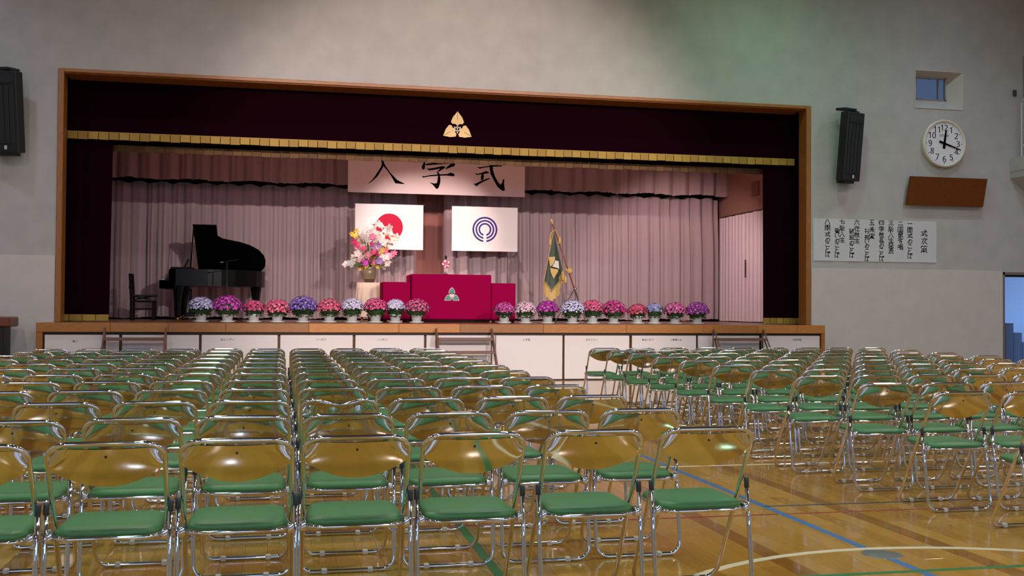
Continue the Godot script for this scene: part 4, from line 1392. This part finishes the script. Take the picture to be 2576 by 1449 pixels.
func school_flag() -> void:
	var o := thing("school_flag", Vector3(5.6, SY, -21.0), "green school flag with gold fringe leaning on a tilted wooden pole", "flag")
	var foot := Vector3(0.36, 0.25, 0.0)
	var tip := Vector3(-0.275, 2.0, 0.05)
	var s := mb()
	tube(s, [foot, tip], 0.014, 10)
	part(o, "pole", s, mat(rgb(150, 84, 44), 0.35))
	s = mb()
	lathe(s, tip, [Vector2(0.0, 0.0), Vector2(0.02, 0.0), Vector2(0.012, 0.03), Vector2(0.03, 0.06), Vector2(0.022, 0.10), Vector2(0.0, 0.12)], 12, Basis(Vector3.BACK, 0.34))
	part(o, "finial", s, M.bright_gold)
	# cloth: a lit front fall and a darker fold behind it
	var falls := [[Vector2(-0.275, 1.81), Vector2(-0.245, 1.81), Vector2(-0.465, 0.80), Vector2(-0.315, 0.60), Vector2(-0.13, 0.80), 0.10, 0.05], [Vector2(-0.25, 1.80), Vector2(-0.22, 1.80), Vector2(-0.145, 0.80), Vector2(-0.09, 0.90), Vector2(-0.045, 1.02), 0.03, -0.05]]
	for fi in 2:
		var q: Array = falls[fi]
		var grid := []
		for e in 13:
			var f := e / 12.0
			var row := []
			for k in 17:
				var g := k / 16.0
				var top: Vector2 = q[0].lerp(q[1], g)
				var low: Vector2 = q[2].lerp(q[3], g * 2.0) if g < 0.5 else q[3].lerp(q[4], g * 2.0 - 1.0)
				var pt := top.lerp(low, f)
				row.append(Vector3(pt.x, pt.y, q[5] + q[6] * f * sin(g * PI) + 0.012 * f * sin(g * 11.0)))
			grid.append(row)
		s = mb()
		for e in 12:
			for k in 16:
				quad(s, grid[e + 1][k], grid[e + 1][k + 1], grid[e][k + 1], grid[e][k])
		part(o, "cloth_fall", s, M.flag_green)
		s = mb(false)
		for k in 16:
			for h in 3:
				var a: Vector3 = grid[12][k].lerp(grid[12][k + 1], h / 3.0)
				var b: Vector3 = grid[12][k].lerp(grid[12][k + 1], h / 3.0 + 0.27)
				var dz := Vector3(0, 0, 0.010)
				var dn := Vector3(0, -0.19 + 0.012 * sin(k * 2.0 + h) - (0.05 * (1.0 - sin(PI * k / 16.0)) if fi == 0 else 0.0), 0)
				quad(s, a + dn + dz, b + dn + dz, b + dz, a + dz)
				quad(s, b + dn - dz, a + dn - dz, a - dz, b - dz)
				quad(s, a + dn - dz, b + dn - dz, b + dn + dz, a + dn + dz)
		tag(part(o, "fringe", s, M.bright_gold), "gold fringe", "", "", "stuff")
		for hem in [grid[12].map(func(v): return v + Vector3(0, 0.010, 0.008)), grid.map(func(rw): return rw[0] + Vector3(-0.004, 0, 0.006)), grid[12].map(func(v): return v + Vector3(0, 0.045, 0.008))]:
			s = mb()
			tube(s, hem, 0.008, 6)
			part(o, "braid", s, M.bright_gold)
	# gold leaf emblem on the cloth
	var pat := mb(false)
	var em := Vector3(-0.275, 1.10, 0.165)
	for poly in [[Vector2(-0.11, 0.22), Vector2(0.03, 0.23), Vector2(0.015, 0.10), Vector2(-0.07, 0.02)], [Vector2(-0.075, 0.0), Vector2(0.10, -0.03), Vector2(0.085, -0.08), Vector2(0.0, -0.22), Vector2(-0.06, -0.09)]]:
		var sh := []
		for p in poly:
			sh.append(p + Vector2(em.x, em.y))
		pat = mb(false)
		prism(pat, sh, em.z - 0.01, em.z)
		part(o, "emblem_leaf", pat, M.bright_gold)
	pat = mb(false)
	prism(pat, [Vector2(em.x + 0.02, em.y + 0.16), Vector2(em.x + 0.10, em.y + 0.14), Vector2(em.x + 0.115, em.y - 0.02), Vector2(em.x - 0.04, em.y + 0.02)], em.z - 0.008, em.z + 0.003)
	part(o, "emblem_centre", pat, mat(rgb(240, 232, 216), 0.5))
	pat = mb(false)
	for st in [[0.03, 0.16, 0.0, 0.09], [0.0, 0.09, -0.04, 0.03], [-0.04, 0.025, 0.1, -0.015], [0.03, 0.165, 0.07, 0.16]]:
		tube(pat, [Vector3(em.x + st[0], em.y + st[1], em.z + 0.004), Vector3(em.x + st[2], em.y + st[3], em.z + 0.004)], 0.006, 6)
	part(o, "emblem_outline", pat, mat(rgb(50, 48, 40), 0.6))
	# cord and tassels
	s = mb()
	tube(s, [Vector3(-0.24, 1.88, 0.06), Vector3(-0.31, 1.82, 0.08), Vector3(-0.33, 1.72, 0.09), Vector3(-0.335, 1.60, 0.09)], 0.012, 8)
	tube(s, [Vector3(-0.24, 1.88, 0.06), Vector3(-0.17, 1.80, 0.08), Vector3(-0.135, 1.68, 0.09)], 0.008, 8)
	part(o, "cord", s, M.bright_gold)
	for q in [[-0.335, 1.56], [-0.135, 1.60], [-0.01, 0.80], [-0.06, 0.86]]:
		s = mb()
		lathe(s, Vector3(q[0], q[1], 0.1), [Vector2(0.0, 0.0), Vector2(0.034, 0.0), Vector2(0.026, 0.10), Vector2(0.016, 0.12), Vector2(0.02, 0.14), Vector2(0.0, 0.155)], 12)
		part(o, "tassel", s, M.bright_gold)
	s = mb()
	lathe(s, Vector3(0.085, 1.04, 0.06), [Vector2(0.0, -0.06), Vector2(0.06, -0.03), Vector2(0.07, 0.02), Vector2(0.03, 0.07), Vector2(0.0, 0.08)], 12)
	tube(s, [Vector3(-0.02, 1.10, 0.08), Vector3(0.03, 1.05, 0.09), Vector3(0.09, 1.05, 0.06)], 0.02, 8)
	part(o, "bow", s, M.bright_gold)
	# tripod stand
	var t := thing("flag_stand", Vector3(5.82, SY, -21.0), "silver tripod flag stand behind the lilac potted flowers", "stand")
	s = mb()
	tube(s, [Vector3(-0.01, 0.66, 0), Vector3(0.02, 0.72, 0)], 0.03, 12)
	part(t, "collar", s, M.aluminium)
	for q in [[-0.45, 0.04, 0.15], [0.16, 0.02, 0.25], [0.12, 0.02, -0.3]]:
		s = mb()
		tube(s, [Vector3(0.0, 0.69, 0), Vector3(q[0], q[1] - 0.01, q[2])], 0.012, 8)
		var lg := part(t, "leg", s, M.aluminium)
		s = mb()
		lathe(s, Vector3(q[0], 0.0, q[2]), [Vector2(0.0, 0.0), Vector2(0.02, 0.0), Vector2(0.018, 0.03), Vector2(0.0, 0.035)], 10)
		part(lg, "rubber_foot", s, M.black_plastic)
	s = mb()
	tube(s, [Vector3(0.14, 0.25, 0.0), Vector3(0.0, 0.3, 0)], 0.008, 6)
	part(t, "pole_socket", s, M.aluminium)

func pots() -> void:
	var sm := mb()
	lathe(sm, Vector3.ZERO, [Vector2(0.0, 0.0), Vector2(0.11, 0.0), Vector2(0.135, 0.022), Vector2(0.13, 0.024), Vector2(0.105, 0.008), Vector2(0.0, 0.008)], 28)
	var saucer := done(sm)
	var pm := mb()
	lathe(pm, Vector3.ZERO, [Vector2(0.0, 0.008), Vector2(0.078, 0.008), Vector2(0.098, 0.125), Vector2(0.106, 0.127), Vector2(0.108, 0.15), Vector2(0.1, 0.15), Vector2(0.09, 0.135), Vector2(0.0, 0.13)], 28)
	var pot := done(pm)
	# x, width in metres, height of the crown's top above the stage, colour, name of the colour
	var list := [
		[-1.402, 0.44, 0.435, rgb(176, 172, 214), "blue-white", "closest to the piano pedals"], [-0.959, 0.52, 0.465, rgb(188, 40, 168), "magenta", "in front of the microphone stand"],
		[-0.517, 0.37, 0.385, rgb(196, 62, 112), "deep rose", "by the piano's tail"], [-0.118, 0.47, 0.40, rgb(222, 78, 122), "coral pink", "left of the violet one"],
		[0.324, 0.51, 0.465, rgb(122, 84, 196), "violet-blue", "the only violet-blue crown"], [0.779, 0.44, 0.42, rgb(222, 84, 126), "coral pink", "between violet and white pots"],
		[1.175, 0.40, 0.435, rgb(214, 208, 238), "pale lilac", "in front of the cream tablecloth"], [1.589, 0.43, 0.44, rgb(220, 64, 130), "hot pink", "under the flower vase"],
		[1.943, 0.35, 0.42, rgb(212, 204, 236), "small pale lilac", "before the crimson table's corner"], [2.328, 0.45, 0.43, rgb(216, 84, 142), "round rose-pink", "last before the lectern emblem"],
		[3.932, 0.38, 0.385, rgb(196, 62, 152), "purple-pink", "before the lectern's far end"], [4.327, 0.41, 0.405, rgb(232, 188, 210), "pale pink", "the palest pink crown"],
		[4.747, 0.40, 0.415, rgb(182, 32, 160), "strong purple", "under the school flag's fringe"], [5.21, 0.46, 0.44, rgb(208, 204, 242), "pale lilac-blue", "before the flag stand"],
		[5.60, 0.42, 0.44, rgb(218, 78, 130), "rose-pink", "right of the flag stand"], [6.017, 0.47, 0.435, rgb(204, 30, 132), "cerise", "between two pink pots"],
		[6.477, 0.38, 0.37, rgb(200, 62, 100), "low crimson-pink", "beside the small blue one"], [6.807, 0.31, 0.385, rgb(152, 154, 210), "smallest blue", "the smallest pot of all"],
		[7.227, 0.43, 0.41, rgb(216, 92, 160), "orchid pink", "second from the pale curtain"], [7.666, 0.45, 0.415, rgb(168, 52, 166), "purple", "last, nearest the pale curtain"]]
	for i in list.size():
		var q: Array = list[i]
		rng.seed = 500 + i
		var o := thing("potted_cineraria", Vector3(q[0], SY + 0.003, -19.0 + rng.randf_range(-0.03, 0.03)), "white pot of %s daisies, %s" % [q[4], q[5]], "potted plant", "potted flowers along the stage edge")
		put(o, "saucer", saucer, M.pot_white)
		put(o, "pot", pot, M.pot_white)
		var R: float = q[1] / 2.0
		var top: float = q[2]
		var mid := top - R * 0.86
		var s := mb(false)
		for k in 230:
			var a := rng.randf() * TAU
			var h := rng.randf_range(0.115, mid + 0.06)
			var rr := R * rng.randf_range(0.45, 0.92) * clampf(0.62 + (h - 0.115) * 3.0, 0.62, 1.0)
			var c := Vector3(cos(a) * rr, h, sin(a) * rr)
			var d := Vector3(cos(a), rng.randf_range(-0.6, 0.4), sin(a)).normalized()
			var w := d.cross(Vector3.UP).normalized() * rng.randf_range(0.018, 0.03)
			var l := rng.randf_range(0.04, 0.07)
			var up := Vector3(0, 0.012, 0)
			tri(s, c, c + d * l * 0.6 + w, c + d * l * 0.6 + up)
			tri(s, c, c + d * l * 0.6 + up, c + d * l * 0.6 - w)
			tri(s, c + d * l * 0.6 + w, c + d * l, c + d * l * 0.6 + up)
			tri(s, c + d * l * 0.6 + up, c + d * l, c + d * l * 0.6 - w)
		lathe(s, Vector3(0, 0.0, 0), [Vector2(0.05, 0.12), Vector2(R * 0.62, 0.15), Vector2(R * 0.84, mid), Vector2(R * 0.6, mid + R * 0.4), Vector2(0.0, top - 0.05)], 14)
		tag(part(o, "foliage", s, M.foliage[i % 2]), "", "", "", "stuff")
		var base: Color = q[3]
		for pass_ in 2:
			s = mb(false)
			for k in (150 if pass_ == 0 else 60):
				var gold := (k + (0 if pass_ == 0 else 150)) * 2.39996
				var f := (k + 0.5) / (150.0 if pass_ == 0 else 60.0)
				var cy := 1.0 - f * 1.10 + rng.randf_range(-0.06, 0.06)
				var cr := sqrt(maxf(0.0, 1.0 - cy * cy))
				var n := Vector3(cos(gold) * cr, cy * 0.86, sin(gold) * cr)
				var c := Vector3(0, mid, 0) + n * R * rng.randf_range(0.93, 1.04)
				var z := (n + Vector3(0, 0.25, 0)).normalized()
				var x := z.cross(Vector3(0.3, 1, 0.2)).normalized()
				var y := z.cross(x)
				var r := rng.randf_range(0.020, 0.028)
				var m := 7
				for p in m:
					var a0 := TAU * p / m
					var e := (x * cos(a0) + y * sin(a0)) * r
					var e2 := (x * cos(a0 + 0.42) + y * sin(a0 + 0.42)) * r * 0.8
					var e3 := (x * cos(a0 - 0.42) + y * sin(a0 - 0.42)) * r * 0.8
					quad(s, c, c + e3 + z * 0.004, c + e + z * 0.002, c + e2 + z * 0.004)
			var cm := mat(base if pass_ == 0 else base.lerp(Color.WHITE, 0.35), 0.6)
			tag(part(o, "blossoms", s, cm), "", "", "", "stuff")
		s = mb(false)
		for k in 40:
			var gold := k * 2.39996 * 3.0
			var f := (k + 0.5) / 40.0
			var cy := 1.0 - f * 1.05
			var cr := sqrt(maxf(0.0, 1.0 - cy * cy))
			var c := Vector3(0, mid, 0) + Vector3(cos(gold) * cr, cy * 0.86, sin(gold) * cr) * R * 1.03
			lathe(s, c, [Vector2(0.007, -0.004), Vector2(0.006, 0.004), Vector2(0.0, 0.006)], 6)
		tag(part(o, "flower_eyes", s, mat(rgb(60, 40, 92), 0.7)), "", "", "", "stuff")

func stairs() -> void:
	for q in [[-2.30, 0.46, "brown steel stage steps in front of the piano side"], [2.975, 0.475, "brown steel stage steps in front of the lectern"], [7.94, 0.475, "brown steel stage steps towards the clock wall"]]:
		var o := thing("stage_steps", Vector3(q[0], 0, ZF + 0.02), q[2], "steps", "steel steps up to the stage")
		var hw: float = q[1]
		for sx in [-1.0, 1.0]:
			var s := mb()
			tube(s, [Vector3(sx * hw, 0.78, 0.05), Vector3(sx * hw, 0.86, 0.05), Vector3(sx * hw, 0.885, 0.075), Vector3(sx * hw, 0.86, 0.11), Vector3(sx * hw, 0.0, 0.80)], 0.014, 10)
			part(o, "side_rail", s, M.steps_brown)
			s = mb()
			tube(s, [Vector3(sx * hw, 0.72, 0.10), Vector3(sx * hw, 0.0, 0.70)], 0.012, 8)
			part(o, "stringer", s, M.steps_brown)
			s = mb()
			tube(s, [Vector3(sx * hw, 0.80, 0.05), Vector3(sx * hw, 0.0, 0.05)], 0.014, 8)
			part(o, "rear_leg", s, M.steps_brown)
		for k in 3:
			var y: float = [0.735, 0.52, 0.30][k]
			var z: float = [0.05, 0.24, 0.42][k]
			var s := mb(false)
			bbox(s, Vector3(-hw + 0.012, y - 0.045, z), Vector3(hw - 0.012, y, z + 0.22), 0.006)
			part(o, "tread", s, M.steps_brown)

func side_lectern() -> void:
	var o := thing("side_lectern", Vector3(-4.62, 0, -17.9), "black lectern with thick reddish-brown top beside the stage end", "lectern")
	var s := mb(false)
	bbox(s, Vector3(-0.45, 0.895, -0.3), Vector3(0.485, 1.05, 0.25), 0.02)
	part(o, "top", s, M.redwood)
	s = mb(false)
	bbox(s, Vector3(-0.38, 0.0, -0.25), Vector3(0.38, 0.895, 0.2), 0.01)
	part(o, "body", s, mat(rgb(16, 17, 20), 0.5))

func stage_lights() -> void:
	# batten of stage spotlights hidden behind the valance
	for i in 5:
		var x: float = [-1.2, 1.2, 3.0, 4.9, 7.6][i]
		var at := Vector3(x, 4.55, -19.75)
		var aim: Vector3 = [Vector3(1.65, 2.45, -21.2), Vector3(2.9, 2.5, -22.7), Vector3(3.1, 1.9, -21.6), Vector3(3.0, 2.5, -22.7), Vector3(8.6, 2.2, -22.4)][i]
		var o := thing("stage_spotlight", at, "black stage spotlight hung behind the valance, %s from the piano side" % ORD[i], "spotlight", "stage spotlights on the batten")
		o.look_at_from_position(at, aim, Vector3.UP)
		var s := mb()
		lathe(s, Vector3.ZERO, [Vector2(0.05, 0.26), Vector2(0.09, 0.24), Vector2(0.10, 0.05), Vector2(0.115, 0.0), Vector2(0.10, 0.004)], 20, Basis(Vector3.RIGHT, PI / 2))
		part(o, "housing", s, M.black_metal)
		s = mb()
		var inv := o.global_transform.affine_inverse()
		tube(s, [inv * (at + Vector3(0, 0.08, 0.1)), inv * Vector3(x, 7.0, at.z + 0.1)], 0.014, 8)
		part(o, "hanger", s, M.black_metal)
		s = mb()
		lathe(s, Vector3.ZERO, [Vector2(0.0, 0.0), Vector2(0.09, 0.0), Vector2(0.09, 0.02), Vector2(0.0, 0.02)], 20, Basis(Vector3.RIGHT, PI / 2))
		var g := mat(rgb(255, 214, 200), 0.5)
		g.emission_enabled = true
		g.emission = rgb(255, 214, 200)
		g.emission_energy_multiplier = 8.0
		part(o, "lamp_lens", s, g)
		var l := SpotLight3D.new()
		l.name = "spot_beam"
		l.light_color = rgb(255, 214, 210)
		l.light_energy = SPOT[i]
		l.spot_angle = [17.0, 26.0, 30.0, 26.0, 40.0][i]
		l.spot_angle_attenuation = 0.7
		l.spot_range = 20.0
		l.spot_attenuation = 2.0
		l.light_size = 0.08
		l.shadow_enabled = true
		o.add_child(l)
		l.position = Vector3(0, 0, -0.03)
	for i in 2:     # front-of-house spots under the hall ceiling far behind the seats
		var at := Vector3([-2.5, 8.5][i], 7.4, 8.0)
		var o := thing("follow_spotlight", at, "black front-of-house spotlight hung at the back of the hall, %s" % ["piano side", "clock side"][i], "spotlight", "front-of-house spotlights")
		o.look_at_from_position(at, Vector3([3.6, 2.6][i], 2.6, -21.0), Vector3.UP)
		var s := mb()
		lathe(s, Vector3.ZERO, [Vector2(0.06, 0.5), Vector2(0.13, 0.46), Vector2(0.14, 0.05), Vector2(0.16, 0.0), Vector2(0.14, 0.004)], 20, Basis(Vector3.RIGHT, PI / 2))
		part(o, "housing", s, M.black_metal)
		s = mb()
		var inv := o.global_transform.affine_inverse()
		tube(s, [inv * (at + Vector3(0, 0.1, 0.2)), inv * Vector3(at.x, HY, at.z + 0.2)], 0.016, 8)
		part(o, "hanger", s, M.black_metal)
		s = mb()
		lathe(s, Vector3.ZERO, [Vector2(0.0, 0.0), Vector2(0.13, 0.0), Vector2(0.13, 0.02), Vector2(0.0, 0.02)], 20, Basis(Vector3.RIGHT, PI / 2))
		var g := mat(rgb(255, 232, 226), 0.5)
		g.emission_enabled = true
		g.emission = rgb(255, 232, 226)
		g.emission_energy_multiplier = 40.0
		part(o, "lamp_lens", s, g)
		var l := SpotLight3D.new()
		l.name = "front_beam"
		l.light_color = rgb(255, 232, 226)
		l.light_energy = FRONT
		l.spot_angle = 11.0
		l.spot_angle_attenuation = 0.6
		l.spot_range = 60.0
		l.spot_attenuation = 2.0
		l.light_size = 0.12
		l.shadow_enabled = true
		o.add_child(l)
		l.position = Vector3(0, 0, -0.03)
	var b := thing("border_light", Vector3(3.0, 5.3, -20.4), "long pink border light trough above the stage", "light")
	var s := mb(false)
	bbox(s, Vector3(-6.0, 0.0, -0.15), Vector3(6.0, 0.2, 0.15), 0.02)
	part(b, "trough", s, M.black_metal)
	for x in [-5.0, 0.0, 5.0]:
		s = mb()
		tube(s, [Vector3(x, 0.2, 0), Vector3(x, 1.7, 0)], 0.01, 6)
		part(b, "hanging_rod", s, M.black_metal)
	for k in 24:
		s = mb()
		lathe(s, Vector3(-5.75 + k * 0.5, -0.02, 0), [Vector2(0.0, -0.05), Vector2(0.045, -0.03), Vector2(0.05, 0.0), Vector2(0.03, 0.03)], 12)
		part(b, "lamp_bulb", s, M.pink_bulb)
	var a := AreaLight3D.new()
	a.name = "border_glow"
	a.light_color = rgb(255, 158, 154)
	a.light_energy = BORDER
	a.area_size = Vector2(12.0, 0.3)
	a.area_range = 15.0
	a.area_attenuation = 2.0
	a.shadow_enabled = true
	b.add_child(a)
	a.position = Vector3(0, -0.1, 0)
	a.rotation.x = -PI / 2 + 0.5

const SPOT := [13.0, 7.5, 8.0, 7.5, 9.0]
const FRONT := 240.0
const BORDER := 3.6

func materials() -> void:
	M.chrome = mat(rgb(226, 227, 232), 0.06, 1.0)
	M.plate = mat(rgb(214, 215, 206), 0.08, 1.0)
	M.vinyl = mat(rgb(62, 118, 66), 0.42)
	M.black_plastic = mat(rgb(52, 58, 66), 0.35)
	M.white_rubber = mat(rgb(196, 190, 176), 0.6)
	M.rivet = mat(rgb(40, 34, 28), 0.5)
	M.wall = grained(rgb(172, 172, 168), rgb(184, 183, 179), 0.012, Vector3.ONE * 0.3, 0.85, 31, 6)
	M.wainscot = grained(rgb(196, 191, 183), rgb(202, 199, 193), 0.015, Vector3.ONE * 0.3, 0.7, 32, 4)
	M.step_dark = mat(rgb(62, 66, 76), 0.7)
	M.aluminium = mat(rgb(180, 182, 186), 0.35, 0.8)
	M.white_paint = mat(rgb(200, 200, 200), 0.45)
	M.glass = mat(Color(0.85, 0.9, 0.95, 0.12), 0.02)
	M.glass.transparency = BaseMaterial3D.TRANSPARENCY_ALPHA
	M.dark_glass = mat(Color(0.08, 0.12, 0.22, 0.84), 0.05)
	M.dark_glass.transparency = BaseMaterial3D.TRANSPARENCY_ALPHA
	M.wood_v = grained(rgb(136, 84, 36), rgb(176, 116, 56), 0.03, Vector3(5, 0.3, 5), 0.35, 33, 4)
	M.wood_h = grained(rgb(136, 84, 36), rgb(176, 116, 56), 0.03, Vector3(0.3, 5, 5), 0.35, 34, 4)
	M.nosing = []
	for i in 3:
		var k: float = [1.0, 0.9, 1.1][i]
		M.nosing.append(grained(rgb(150, 96, 40) * k, rgb(178, 122, 58) * k, 0.03, Vector3(0.35, 5, 5), 0.35, 40 + i, 4))
	M.stage_floor = grained(rgb(110, 72, 42), rgb(138, 94, 58), 0.03, Vector3(0.4, 4, 6), 0.3, 44, 4)
	M.panel_white = mat(rgb(216, 212, 210), 0.5)
	M.velvet = mat(rgb(24, 3, 12), 0.95)
	M.velvet.metallic_specular = 0.1
	M.gold = [mat(rgb(164, 130, 44), 0.6), mat(rgb(156, 122, 40), 0.6), mat(rgb(172, 138, 52), 0.6)]
	M.shaded_gold = [mat(rgb(120, 88, 50), 0.7), mat(rgb(112, 80, 46), 0.7), mat(rgb(128, 94, 54), 0.7)]  # inner fringe gold with the valance's shade mixed into the colour
	M.emblem_gold = mat(rgb(208, 176, 112), 0.45, 0.15)
	M.mauve = mat(rgb(174, 156, 158), 0.9)
	M.brown_cloth = mat(rgb(150, 100, 92), 0.9)
	M.pale_cloth = mat(rgb(232, 220, 226), 0.85)
	M.paper = mat(rgb(238, 234, 230), 0.8)
	M.ink = mat(rgb(10, 8, 9), 0.9)
	M.ink.metallic_specular = 0.15
	M.flag_white = mat(rgb(244, 243, 240), 0.8)
	M.flag_red = mat(rgb(190, 5, 60), 0.8)
	M.flag_blue = mat(rgb(52, 44, 124), 0.8)
	M.flag_green = mat(rgb(64, 80, 60), 0.55)
	M.bright_gold = mat(rgb(226, 190, 112), 0.5)
	M.clock_case = mat(rgb(214, 210, 194), 0.45)
	M.board_wood = grained(rgb(92, 47, 15), rgb(114, 62, 24), 0.03, Vector3(0.6, 4, 4), 0.7, 51, 4)
	M.board_wood.metallic_specular = 0.2
	M.speaker = mat(rgb(24, 28, 32), 0.55)
	M.speaker_grille = mat(rgb(30, 33, 37), 0.6)
	M.piano_black = mat(rgb(9, 9, 10), 0.32)
	M.piano_black.metallic_specular = 0.28
	M.dark_wood = mat(rgb(28, 17, 14), 0.65)
	M.dark_wood.metallic_specular = 0.25
	M.black_metal = mat(rgb(22, 22, 24), 0.4, 0.3)
	M.crimson = mat(rgb(156, 4, 68), 0.9)
	M.crimson.metallic_specular = 0.15
	M.emblem_green = mat(rgb(64, 150, 124), 0.5)
	M.emblem_pink = mat(rgb(226, 184, 190), 0.5)
	M.ribbon_pink = mat(rgb(232, 70, 120), 0.5)
	M.ribbon_white = mat(rgb(246, 232, 232), 0.5)
	M.cream = mat(rgb(226, 206, 186), 0.85)
	M.vase = grained(rgb(112, 104, 78), rgb(140, 130, 98), 0.03, Vector3.ONE * 3.0, 0.12, 61, 3)
	M.petal_white = [mat(rgb(246, 244, 238), 0.6), mat(rgb(244, 232, 226), 0.6)]
	for m in M.petal_white:
		m.backlight_enabled = true
		m.backlight = Color(0.7, 0.7, 0.68)
	M.petal_pink = [mat(rgb(232, 120, 160), 0.6), mat(rgb(238, 160, 176), 0.6), mat(rgb(216, 70, 116), 0.6)]
	M.petal_violet = [mat(rgb(196, 70, 190), 0.6), mat(rgb(176, 140, 200), 0.6)]
	M.petal_yellow = [mat(rgb(242, 206, 70), 0.6), mat(rgb(246, 190, 120), 0.6), mat(rgb(240, 214, 110), 0.6)]
	M.stem = mat(rgb(84, 96, 52), 0.6)
	M.leaf = mat(rgb(86, 108, 44), 0.55)
	M.leaf_pale = mat(rgb(160, 164, 92), 0.55)
	M.leaf_yellow = mat(rgb(206, 172, 70), 0.55)
	M.foliage = [mat(rgb(44, 72, 34), 0.6), mat(rgb(54, 80, 38), 0.6)]
	M.pot_white = mat(rgb(226, 228, 226), 0.4)
	M.steps_brown = mat(rgb(112, 80, 70), 0.4)
	M.redwood = grained(rgb(96, 48, 32), rgb(122, 66, 44), 0.03, Vector3(0.6, 4, 4), 0.4, 71, 4)
	M.pink_bulb = mat(rgb(255, 120, 108), 0.5)
	M.pink_bulb.emission_enabled = true
	M.pink_bulb.emission = rgb(255, 120, 108)
	M.pink_bulb.emission_energy_multiplier = 2.0

func _ready() -> void:
	var cam := Camera3D.new()
	cam.name = "camera"
	cam.fov = rad_to_deg(2.0 * atan(724.5 / 2671.06))
	cam.position = Vector3(0, 1.23, 0)
	cam.basis = Basis(Vector3.UP, -0.21108) * Basis(Vector3.RIGHT, 0.01949) * Basis(Vector3.BACK, 0.00686)
	cam.far = 200.0
	add_child(cam)
	var env := Environment.new()
	var sky := Sky.new()
	var sm := ProceduralSkyMaterial.new()
	sm.sky_top_color = rgb(104, 134, 188)
	sm.sky_horizon_color = rgb(140, 166, 206)
	sm.ground_bottom_color = rgb(92, 110, 140)
	sm.ground_horizon_color = rgb(126, 150, 190)
	sm.sky_energy_multiplier = 3.0
	sky.sky_material = sm
	env.background_mode = Environment.BG_SKY
	env.sky = sky
	env.tonemap_mode = Environment.TONE_MAPPER_LINEAR
	env.tonemap_exposure = 1.0
	env.sdfgi_enabled = true
	env.ssao_enabled = true
	env.ssil_enabled = true
	var we := WorldEnvironment.new()
	we.name = "world"
	we.environment = env
	add_child(we)
	materials()
	lamps()
	stage_lights()
	room()
	floor_and_lines()
	stage()
	hangings()
	clock_and_board()
	speaker(10.42, 3.66, 1.0, "black column loudspeaker on the wall next to the clock")
	speaker(-4.36, 3.64, -1.0, "black column loudspeaker on the wall at the piano side")
	piano()
	podium()
	flower_arrangement()
	school_flag()
	pots()
	stairs()
	side_lectern()
	chairs()
